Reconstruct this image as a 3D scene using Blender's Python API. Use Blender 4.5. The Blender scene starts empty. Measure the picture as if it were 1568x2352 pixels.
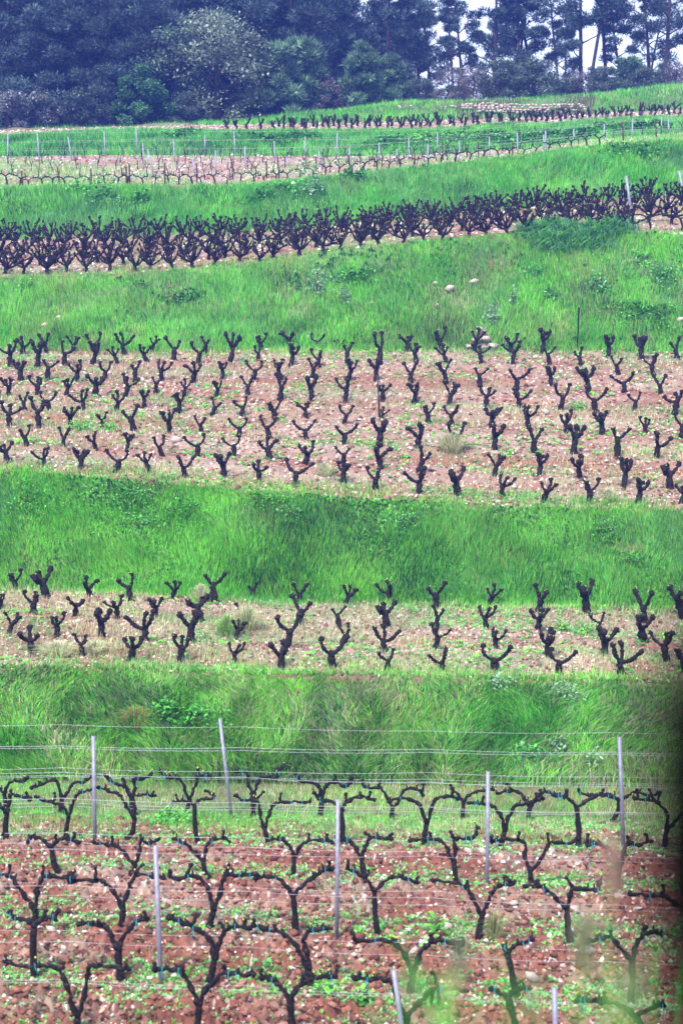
import bpy, math, random
import numpy as np
from mathutils import Matrix, Vector, Euler, Quaternion

SC = bpy.context.scene
COL = SC.collection
random.seed(7)
RNG = np.random.default_rng(11)
PI = math.pi

# ------------------------------------------------------------------ camera
F = 4000.0            # focal length in units of a 1568 x 2352 frame
PITCH = math.atan(576.0 / F)
CP, SP = math.cos(PITCH), math.sin(PITCH)
cam_d = bpy.data.cameras.new('camera')
cam = bpy.data.objects.new('camera', cam_d)
COL.objects.link(cam)
SC.camera = cam
cam.location = (0, 0, 0)
cam.rotation_euler = (PI / 2 - PITCH, 0, 0)
cam_d.sensor_fit = 'VERTICAL'
cam_d.sensor_height = 24.0
cam_d.lens = 24.0 * F / 2352.0
cam_d.clip_start = 0.05
cam_d.clip_end = 3000
cam_d.dof.use_dof = True
cam_d.dof.focus_distance = 50.0
cam_d.dof.aperture_fstop = 1.3

# ------------------------------------------------------------------ light
SUN_EL, SUN_AZ = math.radians(52), math.radians(205)     # azimuth from +Y, clockwise: behind the camera, to its left
world = bpy.data.worlds.new('World')
SC.world = world
world.use_nodes = True
wn, wl = world.node_tree.nodes, world.node_tree.links
wn.clear()
sky = wn.new('ShaderNodeTexSky')
sky.sky_type = 'NISHITA'
sky.sun_disc = False
sky.sun_elevation = SUN_EL
sky.sun_rotation = SUN_AZ
sky.air_density = 1.0
sky.dust_density = 2.5
cloud = wn.new('ShaderNodeTexNoise')
cloud.inputs['Scale'].default_value = 2.2
cloud.inputs['Detail'].default_value = 5
ramp = wn.new('ShaderNodeMapRange')
ramp.inputs[1].default_value = 0.25
ramp.inputs[2].default_value = 0.7
ramp.inputs[3].default_value = 0.5
ramp.inputs[4].default_value = 0.85
tc = wn.new('ShaderNodeTexCoord')
wl.new(tc.outputs['Generated'], cloud.inputs['Vector'])
wl.new(cloud.outputs[0], ramp.inputs[0])
mixc = wn.new('ShaderNodeMix')
mixc.data_type = 'RGBA'
mixc.inputs['B'].default_value = (9.0, 9.8, 12.4, 1)        # thin bright overcast
wl.new(ramp.outputs[0], mixc.inputs['Factor'])
wl.new(sky.outputs[0], mixc.inputs['A'])
bg = wn.new('ShaderNodeBackground')
bg.inputs['Strength'].default_value = 0.085
wo = wn.new('ShaderNodeOutputWorld')
wl.new(mixc.outputs['Result'], bg.inputs['Color'])
wl.new(bg.outputs[0], wo.inputs['Surface'])

sun_d = bpy.data.lights.new('sun', 'SUN')
sun_d.energy = 3.2
sun_d.angle = math.radians(7)
sun_d.color = (1.0, 0.96, 0.9)
sun = bpy.data.objects.new('sun', sun_d)
COL.objects.link(sun)
sdir = Vector((math.sin(SUN_AZ) * math.cos(SUN_EL), math.cos(SUN_AZ) * math.cos(SUN_EL), math.sin(SUN_EL)))
sun.rotation_euler = sdir.to_track_quat('Z', 'Y').to_euler()

SC.view_settings.view_transform = 'Standard'
SC.view_settings.look = 'None'
SC.view_settings.gamma = 1
SC.view_settings.exposure = 1.25
SC.cycles.volume_bounces = 1
SC.cycles.max_bounces = 8

# ------------------------------------------------------------------ materials
def mat(name, build):
    m = bpy.data.materials.new(name)
    m.use_nodes = True
    n, l = m.node_tree.nodes, m.node_tree.links
    n.clear()
    out = n.new('ShaderNodeOutputMaterial')
    build(n, l, out)
    return m

def ramp_node(n, stops):
    r = n.new('ShaderNodeValToRGB')
    el = r.color_ramp.elements
    while len(el) > 1:
        el.remove(el[-1])
    el[0].position, el[0].color = stops[0][0], (*stops[0][1], 1)
    for p, c in stops[1:]:
        e = el.new(p)
        e.color = (*c, 1)
    return r

def noise(n, l, scale, detail=4, rough=0.6, coord='Object'):
    t = n.new('ShaderNodeTexCoord')
    x = n.new('ShaderNodeTexNoise')
    x.inputs['Scale'].default_value = scale
    x.inputs['Detail'].default_value = detail
    x.inputs['Roughness'].default_value = rough
    l.new(t.outputs[coord], x.inputs['Vector'])
    return x

def simple(name, stops, scale, rough=0.8, bump=0.0, metal=0.0, bscale=None, spec=.25):
    def b(n, l, out):
        p = n.new('ShaderNodeBsdfPrincipled')
        x = noise(n, l, scale)
        r = ramp_node(n, stops)
        l.new(x.outputs[0], r.inputs[0])
        l.new(r.outputs[0], p.inputs['Base Color'])
        p.inputs['Roughness'].default_value = rough
        p.inputs['Specular IOR Level'].default_value = spec
        p.inputs['Metallic'].default_value = metal
        if bump:
            y = noise(n, l, bscale or scale * 2, 6, 0.7)
            bp = n.new('ShaderNodeBump')
            bp.inputs['Strength'].default_value = bump
            bp.inputs['Distance'].default_value = 0.02
            l.new(y.outputs[0], bp.inputs['Height'])
            l.new(bp.outputs[0], p.inputs['Normal'])
        l.new(p.outputs[0], out.inputs['Surface'])
    return mat(name, b)

def leafy(name, tint=(1, 1, 1), trans=0.35, rough=0.6):
    """foliage whose colour is a per-blade / per-leaf attribute"""
    def b(n, l, out):
        a = n.new('ShaderNodeAttribute')
        a.attribute_name = 'tone'
        mm = n.new('ShaderNodeMix')
        mm.data_type = 'RGBA'
        mm.blend_type = 'MULTIPLY'
        mm.inputs['Factor'].default_value = 1
        mm.inputs['B'].default_value = (*tint, 1)
        l.new(a.outputs['Color'], mm.inputs['A'])
        p = n.new('ShaderNodeBsdfPrincipled')
        p.inputs['Roughness'].default_value = rough
        p.inputs['Specular IOR Level'].default_value = 0.3
        l.new(mm.outputs['Result'], p.inputs['Base Color'])
        t = n.new('ShaderNodeBsdfTranslucent')
        l.new(mm.outputs['Result'], t.inputs['Color'])
        ms = n.new('ShaderNodeMixShader')
        ms.inputs[0].default_value = trans
        l.new(p.outputs[0], ms.inputs[1])
        l.new(t.outputs[0], ms.inputs[2])
        l.new(ms.outputs[0], out.inputs['Surface'])
    return mat(name, b)

def toned(name, rough=0.85, bump=0.4, bscale=25.0):
    """opaque matter coloured per piece by the attribute, with fine grain"""
    def b(n, l, out):
        a = n.new('ShaderNodeAttribute')
        a.attribute_name = 'tone'
        x = noise(n, l, bscale, 5, 0.65)
        r = ramp_node(n, [(0.25, (0.55, 0.55, 0.55)), (0.75, (1.35, 1.35, 1.35))])
        l.new(x.outputs[0], r.inputs[0])
        mm = n.new('ShaderNodeMix')
        mm.data_type = 'RGBA'
        mm.blend_type = 'MULTIPLY'
        mm.inputs['Factor'].default_value = 1
        l.new(a.outputs['Color'], mm.inputs['A'])
        l.new(r.outputs[0], mm.inputs['B'])
        p = n.new('ShaderNodeBsdfPrincipled')
        p.inputs['Roughness'].default_value = rough
        l.new(mm.outputs['Result'], p.inputs['Base Color'])
        bp = n.new('ShaderNodeBump')
        bp.inputs['Strength'].default_value = bump
        bp.inputs['Distance'].default_value = 0.03
        l.new(x.outputs[0], bp.inputs['Height'])
        l.new(bp.outputs[0], p.inputs['Normal'])
        l.new(p.outputs[0], out.inputs['Surface'])
    return mat(name, b)

M_BARK = simple('vine_bark', [(0.35, (0.003, 0.002, 0.002)), (0.55, (0.010, 0.007, 0.0075)), (0.75, (0.075, 0.055, 0.052))], 22, 0.75, 0.9, bscale=60)
M_TRUNK = simple('tree_bark', [(0.3, (0.015, 0.012, 0.012)), (0.7, (0.06, 0.045, 0.045))], 5, 0.9, 0.5)
M_STEEL = simple('galvanised_steel', [(0.3, (0.17, 0.17, 0.24)), (0.7, (0.28, 0.28, 0.37))], 12, 0.55, 0.1, 0.3)
M_RUST = simple('rusty_steel', [(0.3, (0.03, 0.015, 0.012)), (0.7, (0.10, 0.05, 0.04))], 12, 0.85, 0.2)
M_WIRE = simple('bright_wire', [(0.3, (0.28, 0.28, 0.32)), (0.7, (0.46, 0.46, 0.5))], 3, 0.45, 0, 0.3)
M_TIE = simple('blue_twine', [(0.3, (0.01, 0.16, 0.26)), (0.7, (0.02, 0.30, 0.38))], 9, 0.6)
M_BUD = simple('vine_bud', [(0.3, (0.34, 0.40, 0.04)), (0.7, (0.48, 0.52, 0.10))], 9, 0.6)
M_STONE = simple('limestone', [(0.3, (0.22, 0.16, 0.13)), (0.55, (0.42, 0.35, 0.30)), (0.8, (0.6, 0.55, 0.5))], 5, 0.9, 0.5)
M_LEAF = leafy('leaf')
M_GRASS = leafy('grass_blade', trans=0.5)
M_NEEDLE = leafy('needles', trans=0.25)
M_SOIL = toned('red_clay', 0.95, 0.9, 14.0)
M_CLOD = toned('clods', 0.95, 0.6, 22.0)
M_WOOD = simple('dark_wood', [(0.3, (0.001, 0.001, 0.0015)), (0.7, (0.004, 0.004, 0.005))], 6, 0.9, 0.4, spec=0.02)

# ------------------------------------------------------------------ helpers
def tag(o, label=None, cat=None, group=None, kind=None):
    if label: o['label'] = label
    if cat: o['category'] = cat
    if group: o['group'] = group
    if kind: o['kind'] = kind
    return o

def mesh(name, v, f, tone=None, smooth=False):
    """f: (n,3) or (n,4) int array"""
    v = np.asarray(v, np.float32)
    f = np.asarray(f, np.int32)
    m = bpy.data.meshes.new(name)
    k = f.shape[1]
    m.vertices.add(len(v))
    m.vertices.foreach_set('co', v.ravel())
    m.loops.add(f.size)
    m.loops.foreach_set('vertex_index', f.ravel())
    m.polygons.add(len(f))
    m.polygons.foreach_set('loop_start', np.arange(0, f.size, k, dtype=np.int32))
    if smooth:
        m.polygons.foreach_set('use_smooth', np.ones(len(f), bool))
    if tone is not None:
        a = m.attributes.new('tone', 'FLOAT_COLOR', 'POINT')
        c = np.ones((len(v), 4), np.float32)
        c[:, :3] = tone
        a.data.foreach_set('color', c.ravel())
    m.update(calc_edges=True)
    m.validate()
    return m

def obj(name, me, m=None, parent=None, loc=None):
    o = bpy.data.objects.new(name, me)
    COL.objects.link(o)
    if m is not None and me is not None and not me.materials:
        me.materials.append(m)
    if parent is not None:
        o.parent = parent
    if loc is not None:
        o.location = loc
    return o

def empty(name, loc=(0, 0, 0)):
    o = bpy.data.objects.new(name, None)
    o.empty_display_size = 0.2
    COL.objects.link(o)
    o.location = loc
    return o

def dup(o, parent=None):
    c = o.copy()
    COL.objects.link(c)
    if parent is not None:
        c.parent = parent
    for ch in KIDS.get(o.name, []):
        KIDS.setdefault(c.name, []).append(dup(ch, c))
    return c
KIDS = {}
def kid(parent, o):
    KIDS.setdefault(parent.name, []).append(o)
    return o

class MB:
    """collects triangles"""
    def __init__(s):
        s.v, s.f, s.n, s.t = [], [], 0, []
    def add(s, v, f, tone=None):
        v = np.asarray(v, float)
        s.v.append(v)
        s.f.append(np.asarray(f, int) + s.n)
        s.n += len(v)
        if tone is not None:
            s.t.append(np.broadcast_to(np.asarray(tone, float), (len(v), 3)))
    def mesh(s, name, smooth=False):
        return mesh(name, np.concatenate(s.v), np.concatenate(s.f), np.concatenate(s.t) if s.t else None, smooth)

def catmull(p, n):
    p = [np.asarray(q, float) for q in p]
    if len(p) == 2:
        return [p[0] + (p[1] - p[0]) * t for t in np.linspace(0, 1, n + 1)]
    q = [2 * p[0] - p[1]] + p + [2 * p[-1] - p[-2]]
    out = []
    for i in range(1, len(q) - 2):
        for k in range(n):
            t = k / n
            a, b, c, d = q[i - 1:i + 3]
            out.append(0.5 * ((2 * b) + (c - a) * t + (2 * a - 5 * b + 4 * c - d) * t * t + (3 * b - a - 3 * c + d) * t ** 3))
    out.append(p[-1])
    return out

def tube(mb, pts, rad, sides=6, rnd=None, rough=0.0, cap=True, tone=None):
    """rad: function of t or list"""
    pts = [np.asarray(p, float) for p in pts]
    n = len(pts)
    V = []
    up = np.array([0.31, 0.85, 0.42])
    for i, p in enumerate(pts):
        d = pts[min(i + 1, n - 1)] - pts[max(i - 1, 0)]
        d /= (np.linalg.norm(d) + 1e-9)
        a = np.cross(d, up)
        a /= (np.linalg.norm(a) + 1e-9)
        b = np.cross(d, a)
        r = rad(i / (n - 1)) if callable(rad) else rad[i]
        for k in range(sides):
            w = 2 * PI * k / sides
            rr = r * (1 + (rnd.uniform(-rough, rough) if rnd else 0))
            V.append(p + (a * math.cos(w) + b * math.sin(w)) * rr)
    Fc = []
    for i in range(n - 1):
        for k in range(sides):
            a0, a1 = i * sides + k, i * sides + (k + 1) % sides
            b0, b1 = a0 + sides, a1 + sides
            Fc += [(a0, a1, b1), (a0, b1, b0)]
    if cap:
        V.append(pts[-1]); V.append(pts[0])
        e, s0 = len(V) - 2, len(V) - 1
        for k in range(sides):
            Fc.append(((n - 1) * sides + k, (n - 1) * sides + (k + 1) % sides, e))
            Fc.append(((k + 1) % sides, k, s0))
    mb.add(V, Fc, tone)

_t = (1 + 5 ** 0.5) / 2
ICO_V = np.array([(-1, _t, 0), (1, _t, 0), (-1, -_t, 0), (1, -_t, 0), (0, -1, _t), (0, 1, _t), (0, -1, -_t), (0, 1, -_t), (_t, 0, -1), (_t, 0, 1), (-_t, 0, -1), (-_t, 0, 1)]) / math.sqrt(1 + _t * _t)
ICO_F = np.array([(0, 11, 5), (0, 5, 1), (0, 1, 7), (0, 7, 10), (0, 10, 11), (1, 5, 9), (5, 11, 4), (11, 10, 2), (10, 7, 6), (7, 1, 8), (3, 9, 4), (3, 4, 2), (3, 2, 6), (3, 6, 8), (3, 8, 9), (4, 9, 5), (2, 4, 11), (6, 2, 10), (8, 6, 7), (9, 8, 1)])
OCT_V = np.array([(1, 0, 0), (-1, 0, 0), (0, 1, 0), (0, -1, 0), (0, 0, 1), (0, 0, -1)], float)
OCT_F = np.array([(0, 2, 4), (2, 1, 4), (1, 3, 4), (3, 0, 4), (2, 0, 5), (1, 2, 5), (3, 1, 5), (0, 3, 5)])

def lump(mb, c, r, rnd, sq=(1, 1, 1), rough=0.25, tone=None):
    v = ICO_V * np.array([1 + rnd.uniform(-rough, rough) for _ in range(12)])[:, None] * np.array(sq) * r
    mb.add(v + np.asarray(c), ICO_F, tone)

# value noise
def _h(ix, iy, s):
    n = (ix * 374761393 + iy * 668265263 + s * 974634777) & 0x7fffffff
    n = ((n ^ (n >> 13)) * 1274126177) & 0x7fffffff
    return ((n ^ (n >> 16)) & 0xffff) / 65535.0
def vnoise(x, y, s=0):
    x = np.asarray(x, float); y = np.asarray(y, float)
    ix, iy = np.floor(x).astype(np.int64), np.floor(y).astype(np.int64)
    fx, fy = x - ix, y - iy
    fx, fy = fx * fx * (3 - 2 * fx), fy * fy * (3 - 2 * fy)
    return (_h(ix, iy, s) * (1 - fx) + _h(ix + 1, iy, s) * fx) * (1 - fy) + (_h(ix, iy + 1, s) * (1 - fx) + _h(ix + 1, iy + 1, s) * fx) * fy
def fbm(x, y, s=0, o=4, g=0.5):
    r, a, t = 0, 1.0, 0
    for i in range(o):
        r = r + a * vnoise(x * 2 ** i + 17.3 * i, y * 2 ** i - 9.1 * i, s + i)
        t += a
        a *= g
    return r / t

# ------------------------------------------------------------------ the lie of the land
def ray(px, py):
    dx, dy = (px - 784.0) / F, (1176.0 - py) / F
    k = CP + dy * SP
    return dx / k, (-SP + dy * CP) / k           # X/Y and Z/Y of the sight line

# each knot line runs across the slope: (distance at left, at right, sight heights along it)
KN = [
    ('z', -8.0, -1.6), ('z', 2.6, -1.65), ('z', 15.5, -8.6),
    (20.2, 19.2, [(0, 2375), (1568, 2450)]),
    (21.9, 21.1, [(0, 2246), (1568, 2312)]),
    (23.8, 23.2, [(0, 2132), (1568, 2175)]),
    (25.9, 25.6, [(0, 2006), (1568, 2045)]),
    (28.6, 28.4, [(0, 1930), (1568, 1952)]),
    (31.0, 31.0, [(0, 1868), (1568, 1890)]),
    (33.5, 33.5, [(0, 1795), (1568, 1812)]),
    (36.0, 36.0, [(0, 1540), (300, 1548), (600, 1560), (900, 1562), (1200, 1572), (1568, 1578)]),
    (43.0, 43.0, [(0, 1345), (300, 1358), (600, 1378), (900, 1385), (1200, 1390), (1568, 1396)]),
    (45.5, 45.5, [(0, 1084), (200, 1097), (392, 1115), (784, 1145), (1176, 1168), (1568, 1176)]),
    (62.0, 62.0, [(0, 806), (784, 806), (1568, 808)]),
    (66.3, 67.5, [(0, 638), (300, 630), (500, 617), (650, 598), (820, 572), (1000, 556), (1120, 545), (1250, 535), (1400, 535), (1568, 540)]),
    (75.0, 76.0, [(0, 545), (300, 540), (600, 530), (784, 516), (1000, 498), (1200, 476), (1400, 458), (1568, 446)]),
    (79.0, 80.0, [(0, 437), (250, 434), (500, 431), (700, 419), (784, 405), (984, 384), (1184, 364), (1384, 336), (1568, 326)]),
    (95.0, 90.0, [(0, 362), (240, 356), (500, 358), (784, 360), (984, 357), (1184, 345), (1384, 321), (1568, 307)]),
    (99.0, 97.0, [(0, 312), (220, 300), (350, 302), (547, 302), (934, 300), (1134, 291), (1384, 280), (1568, 270)]),
    (108.0, 106.0, [(0, 302), (300, 292), (500, 288), (784, 284), (984, 280), (1184, 272), (1384, 262), (1568, 252)]),
    (112.0, 110.0, [(0, 299), (300, 289), (500, 284), (612, 274), (784, 251), (934, 236), (1084, 230), (1234, 224), (1408, 210), (1568, 195)]),
    ('dz', 124.0, 0.0), ('dz', 230.0, -9.0), ('dz', 1500.0, -40.0),
]
SEG = ['hill', 'hill', 'soil1', 'soil1', 'soil1', 'soil1', 'soil1', 'soil1', 'strip', 'bankA', 'soil5', 'bank5', 'soil4', 'bank3',
       'soil3', 'bank2', 'soil2', 'bank1', 'soilT', 'bank0', 'wood', 'wood', 'wood']
AA = np.linspace(-0.24, 0.24, 400)
KD, KZ = [], []
for k in KN:
    if k[0] == 'z':
        KD.append(np.full(400, k[1])); KZ.append(np.full(400, k[2]))
    elif k[0] == 'dz':
        KD.append(np.full(400, k[1])); KZ.append(KZ[20] * 1.0 + k[2])
    else:
        px = np.linspace(-200, 1768, 800)
        D = k[0] + (k[1] - k[0]) * np.clip(px / 1568, -0.1, 1.1)
        py = np.interp(px, [q[0] for q in k[2]], [q[1] for q in k[2]])
        a, b = ray(px, py)
        KD.append(np.interp(AA, a, D)); KZ.append(np.interp(AA, a, b * D))
    if len(KZ) - 1 > 2 and k[0] not in ('z', 'dz'):      # soften the joints of the line
        kk = np.ones(15) / 15
        KZ[-1] = np.convolve(np.pad(KZ[-1], 7, 'edge'), kk, 'valid')
KD, KZ = np.array(KD), np.array(KZ)

def knots(a):
    a = np.clip(a, -0.24, 0.24)
    return np.array([np.interp(a, AA, d) for d in KD]), np.array([np.interp(a, AA, z) for z in KZ])

def base_height(X, Y):
    X = np.atleast_1d(np.asarray(X, float)); Y = np.atleast_1d(np.asarray(Y, float))
    a = np.where(Y > 3, X / np.maximum(Y, 3), X / 3)
    kd, kz = knots(a)
    z = np.zeros_like(Y); seg = np.zeros(len(Y), int)
    for i in range(len(kd) - 1):
        m = (Y >= kd[i]) & (Y < kd[i + 1] if i < len(kd) - 2 else True)
        t = ((Y - kd[i]) / (kd[i + 1] - kd[i]))[m]
        z[m] = kz[i][m] * (1 - t) + kz[i + 1][m] * t
        seg[m] = i
    return z, seg

def rough_of(X, Y, seg):
    S = np.array(SEG)[seg]
    big = (fbm(X * 0.35, Y * 0.35, 3, 3) - 0.5)
    mid = (fbm(X * 1.4, Y * 1.4, 9, 3) - 0.5)
    bank = np.isin(S, ['bankA', 'bank5', 'bank3', 'bank2', 'bank1', 'bank0'])
    kq, _ = knots(np.where(Y > 3, X / np.maximum(Y, 3), 0))
    seam = np.clip(np.min(np.abs(Y[None, :] - kq[9:21]), 0) / .8, 0, 1)
    r = np.where(bank, (big * 0.55 + mid * 0.22) * seam, mid * 0.05 * seam)
    r = np.where(S == 'strip', mid * 0.1 * seam, r)
    r = np.where(np.isin(S, ['hill', 'wood']), big * 0.4, r)
    clod = np.maximum(fbm(X * 7, Y * 7, 21, 3, 0.6) - 0.42, 0) * till_of(X, Y, S)
    fur = np.where(S == 'soil4', 0.05, np.where(S == 'soil5', .05, 0)) * np.sin(Y / (2.0 if True else 1) * 2 * PI + fbm(X * .3, Y * .3, 83, 2) * 3)
    return r + clod + fur

def till_of(X, Y, S):
    t = np.zeros(len(X))
    a = X / np.maximum(Y, 3)
    drow = Y + a * 2.0
    cyc = 0.5 + 0.5 * np.cos((drow - 20.6) / 2.3 * 2 * PI + 0.4)
    t = np.where(S == 'soil1', 0.14 + 0.34 * np.clip(cyc * 1.2 + fbm(X * .5, Y * .5, 5, 2) - .5, 0, 1), t)
    t = np.where((S == 'soil1') & (Y > 28.2), 0.10, t)
    t = np.where(S == 'soil5', 0.2, t)
    t = np.where(S == 'soil4', 0.2, t)
    t = np.where(np.isin(S, ['soil3', 'soil2', 'soilT']), 0.2, t)
    return t

def height(X, Y):
    z, s = base_height(X, Y)
    return z + rough_of(np.atleast_1d(X), np.atleast_1d(Y), s)
def h1(x, y):
    return float(height(np.array([x]), np.array([y]))[0])

_DS = np.concatenate([np.arange(16, 70, 0.06), np.arange(70, 140, 0.12)])
def hit(px, py, near=None):
    """where the sight line through a point of the picture meets the ground"""
    a, b = ray(px, py)
    z, s = base_height(a * _DS, _DS)
    below = (b * _DS <= z)
    if near is not None:
        below &= (_DS > near)
    i = int(np.argmax(below)) if below.any() else len(_DS) - 1
    D = _DS[i]
    return np.array([a * D, D, h1(a * D, D)])
def S2(x, y):          # photograph pixels -> 1568 frame
    return x / 1.489796, y / 1.489796

# ------------------------------------------------------------------ ground
cols = np.concatenate([np.linspace(-0.75, -0.22, 30)[:-1], np.linspace(-0.22, 0.22, 370), np.linspace(0.22, 0.75, 30)[1:]])
nrow = {0: 8, 1: 24, 2: 30, 3: 46, 4: 50, 5: 52, 6: 52, 7: 30, 8: 22, 9: 26, 10: 84, 11: 24, 12: 150, 13: 34, 14: 60, 15: 26, 16: 70, 17: 20, 18: 34, 19: 18, 20: 10, 21: 8, 22: 6}
RED = np.array((0.30, 0.115, 0.075)); RED_D = np.array((0.13, 0.045, 0.03)); PALE = np.array((0.29, 0.232, 0.18)); EARTH = np.array((0.13, 0.085, 0.05)); MOSS = np.array((0.10, 0.17, 0.05))

def soil_tone(X, Y, S):
    n1 = fbm(X * 1.1, Y * 1.1, 41, 3)[:, None]; n2 = fbm(X * 9, Y * 9, 47, 3)[:, None]; n3 = fbm(X * 0.4, Y * 0.55, 53, 3)[:, None]
    n2 = np.clip((n2 - .5) * 1.6 + .5, 0, 1)
    mids = np.isin(S, ['soil5', 'soil4', 'soil3', 'soil2', 'soilT'])[:, None]
    c = (RED_D * (1 - n2) + RED * n2) * np.where(mids, np.array((0.90, 1.02, 1.0)), np.array((.78, .72, .72)))
    c = c * 1.0
    n1 = np.where(np.isin(S, ['soil4', 'soil5', 'soil3']), fbm(X * .25, Y * 1.2, 43, 4, .6), n1[:, 0])[:, None]
    pale = np.where(S == 'soil1', 0.12, np.where(S == 'soil5', 0.42, np.where(S == 'soil4', 0.34, np.where(np.isin(S, ['soil2', 'soilT']), 0.55, 0.4))))[:, None]
    k = np.clip(pale + (n1 - 0.5) * 1.8, 0, 1)
    c = c * (1 - k) + PALE * (0.7 + 0.5 * n2) * k
    peb = (vnoise(X * 23, Y * 23, 61) > 0.88)[:, None] & (n3 > 0.42)
    c = np.where(peb, np.array((0.5, 0.42, 0.37)), c)
    grs = np.isin(S, ['bankA', 'bank5', 'bank3', 'bank2', 'bank1', 'bank0', 'strip', 'wood', 'hill'])[:, None]
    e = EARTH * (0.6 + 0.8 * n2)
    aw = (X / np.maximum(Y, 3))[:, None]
    wall_shade = (S == 'bank0')[:, None] & (aw > .064) & (aw < .142)  # shade in the gaps behind the stone wall, painted into the earth colour
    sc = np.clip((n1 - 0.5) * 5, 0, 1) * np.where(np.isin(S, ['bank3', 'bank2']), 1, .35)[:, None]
    e = np.where(wall_shade, EARTH * .35, e * (1 - sc) + np.array((0.22, 0.11, 0.07)) * sc)
    g = np.clip((n3 - 0.4) * 4, 0, 1) * 0.8
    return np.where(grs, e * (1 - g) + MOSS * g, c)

ca, cd = cols, None
kd_c, kz_c = knots(ca)
names = {'hill': 'hillside', 'soil1': 'ground', 'strip': 'grass_strip_ground', 'bankA': 'bank_slope', 'bank5': 'bank_slope', 'bank3': 'bank_slope', 'bank2': 'bank_slope',
         'bank1': 'bank_slope', 'bank0': 'bank_slope', 'soil5': 'terrace_ground', 'soil4': 'terrace_ground', 'soil3': 'terrace_ground', 'soil2': 'terrace_ground', 'soilT': 'terrace_ground', 'wood': 'woodland_ground'}
i = 0
while i < len(SEG):
    j = i
    while j + 1 < len(SEG) and SEG[j + 1] == SEG[i]:
        j += 1
    rows = []
    for s in range(i, j + 1):
        t = np.linspace(0, 1, nrow[s] + 1)
        if s > i: t = t[1:]
        for q in t:
            rows.append(kd_c[s] * (1 - q) + kd_c[s + 1] * q)
    Dm = np.array(rows)                                        # rows x cols
    Am = np.broadcast_to(ca, Dm.shape)
    Y = Dm.ravel()
    X = Am.ravel() * np.maximum(Y, 12)
    Z, sg = base_height(X, np.clip(Y, -8, None))
    Zr = Z + rough_of(X, Y, sg)
    nr, nc = Dm.shape
    idx = np.arange(nr * nc).reshape(nr, nc)
    f = np.stack([idx[:-1, :-1], idx[:-1, 1:], idx[1:, 1:], idx[1:, :-1]], -1).reshape(-1, 4)
    S = np.full(len(X), SEG[i])
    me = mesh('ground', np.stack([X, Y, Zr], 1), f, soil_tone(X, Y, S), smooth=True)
    o = obj(names[SEG[i]], me, M_SOIL)
    tag(o, kind='structure')
    i = j + 1

# ------------------------------------------------------------------ haze
hz = bpy.data.meshes.new('haze')
hv = [(x, y, z) for x in (-190, 190) for y in (-12, 235) for z in (-24, 30)]
hz.from_pydata(hv, [], [(0, 1, 3, 2), (4, 6, 7, 5), (0, 4, 5, 1), (2, 3, 7, 6), (0, 2, 6, 4), (1, 5, 7, 3)])
def hzb(n, l, out):
    p = n.new('ShaderNodeVolumePrincipled')
    p.inputs['Color'].default_value = (0.12, 0.23, 1.0, 1)
    p.inputs['Density'].default_value = 0.0009
    p.inputs['Anisotropy'].default_value = 0.2
    l.new(p.outputs[0], out.inputs['Volume'])
ho = obj('haze', hz, mat('air', hzb))
tag(ho, kind='stuff')

# ------------------------------------------------------------------ grass
G = dict(bright=(0.23, 0.62, 0.07), mid=(0.11, 0.44, 0.06), deep=(0.025, 0.12, 0.025), blue=(0.16, 0.38, 0.15), olive=(0.26, 0.40, 0.10), weed=(0.27, 0.45, 0.20), straw=(0.58, 0.55, 0.33), pink=(0.42, 0.33, 0.29))
G = {k: np.array(v) for k, v in G.items()}

def scatter(seg_ids, n, tmin=0.0, tmax=1.0, amax=0.205, seed=0):
    r = np.random.default_rng(seed)
    X, Y = [], []
    segs = [s for s in seg_ids]
    for s in segs:
        m = n // len(segs)
        a = r.uniform(-amax, amax, m)
        t = r.uniform(tmin, tmax, m)
        kd, _ = knots(a)
        D = kd[s] * (1 - t) + kd[s + 1] * t
        X.append(a * D); Y.append(D)
    return np.concatenate(X), np.concatenate(Y), r

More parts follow.
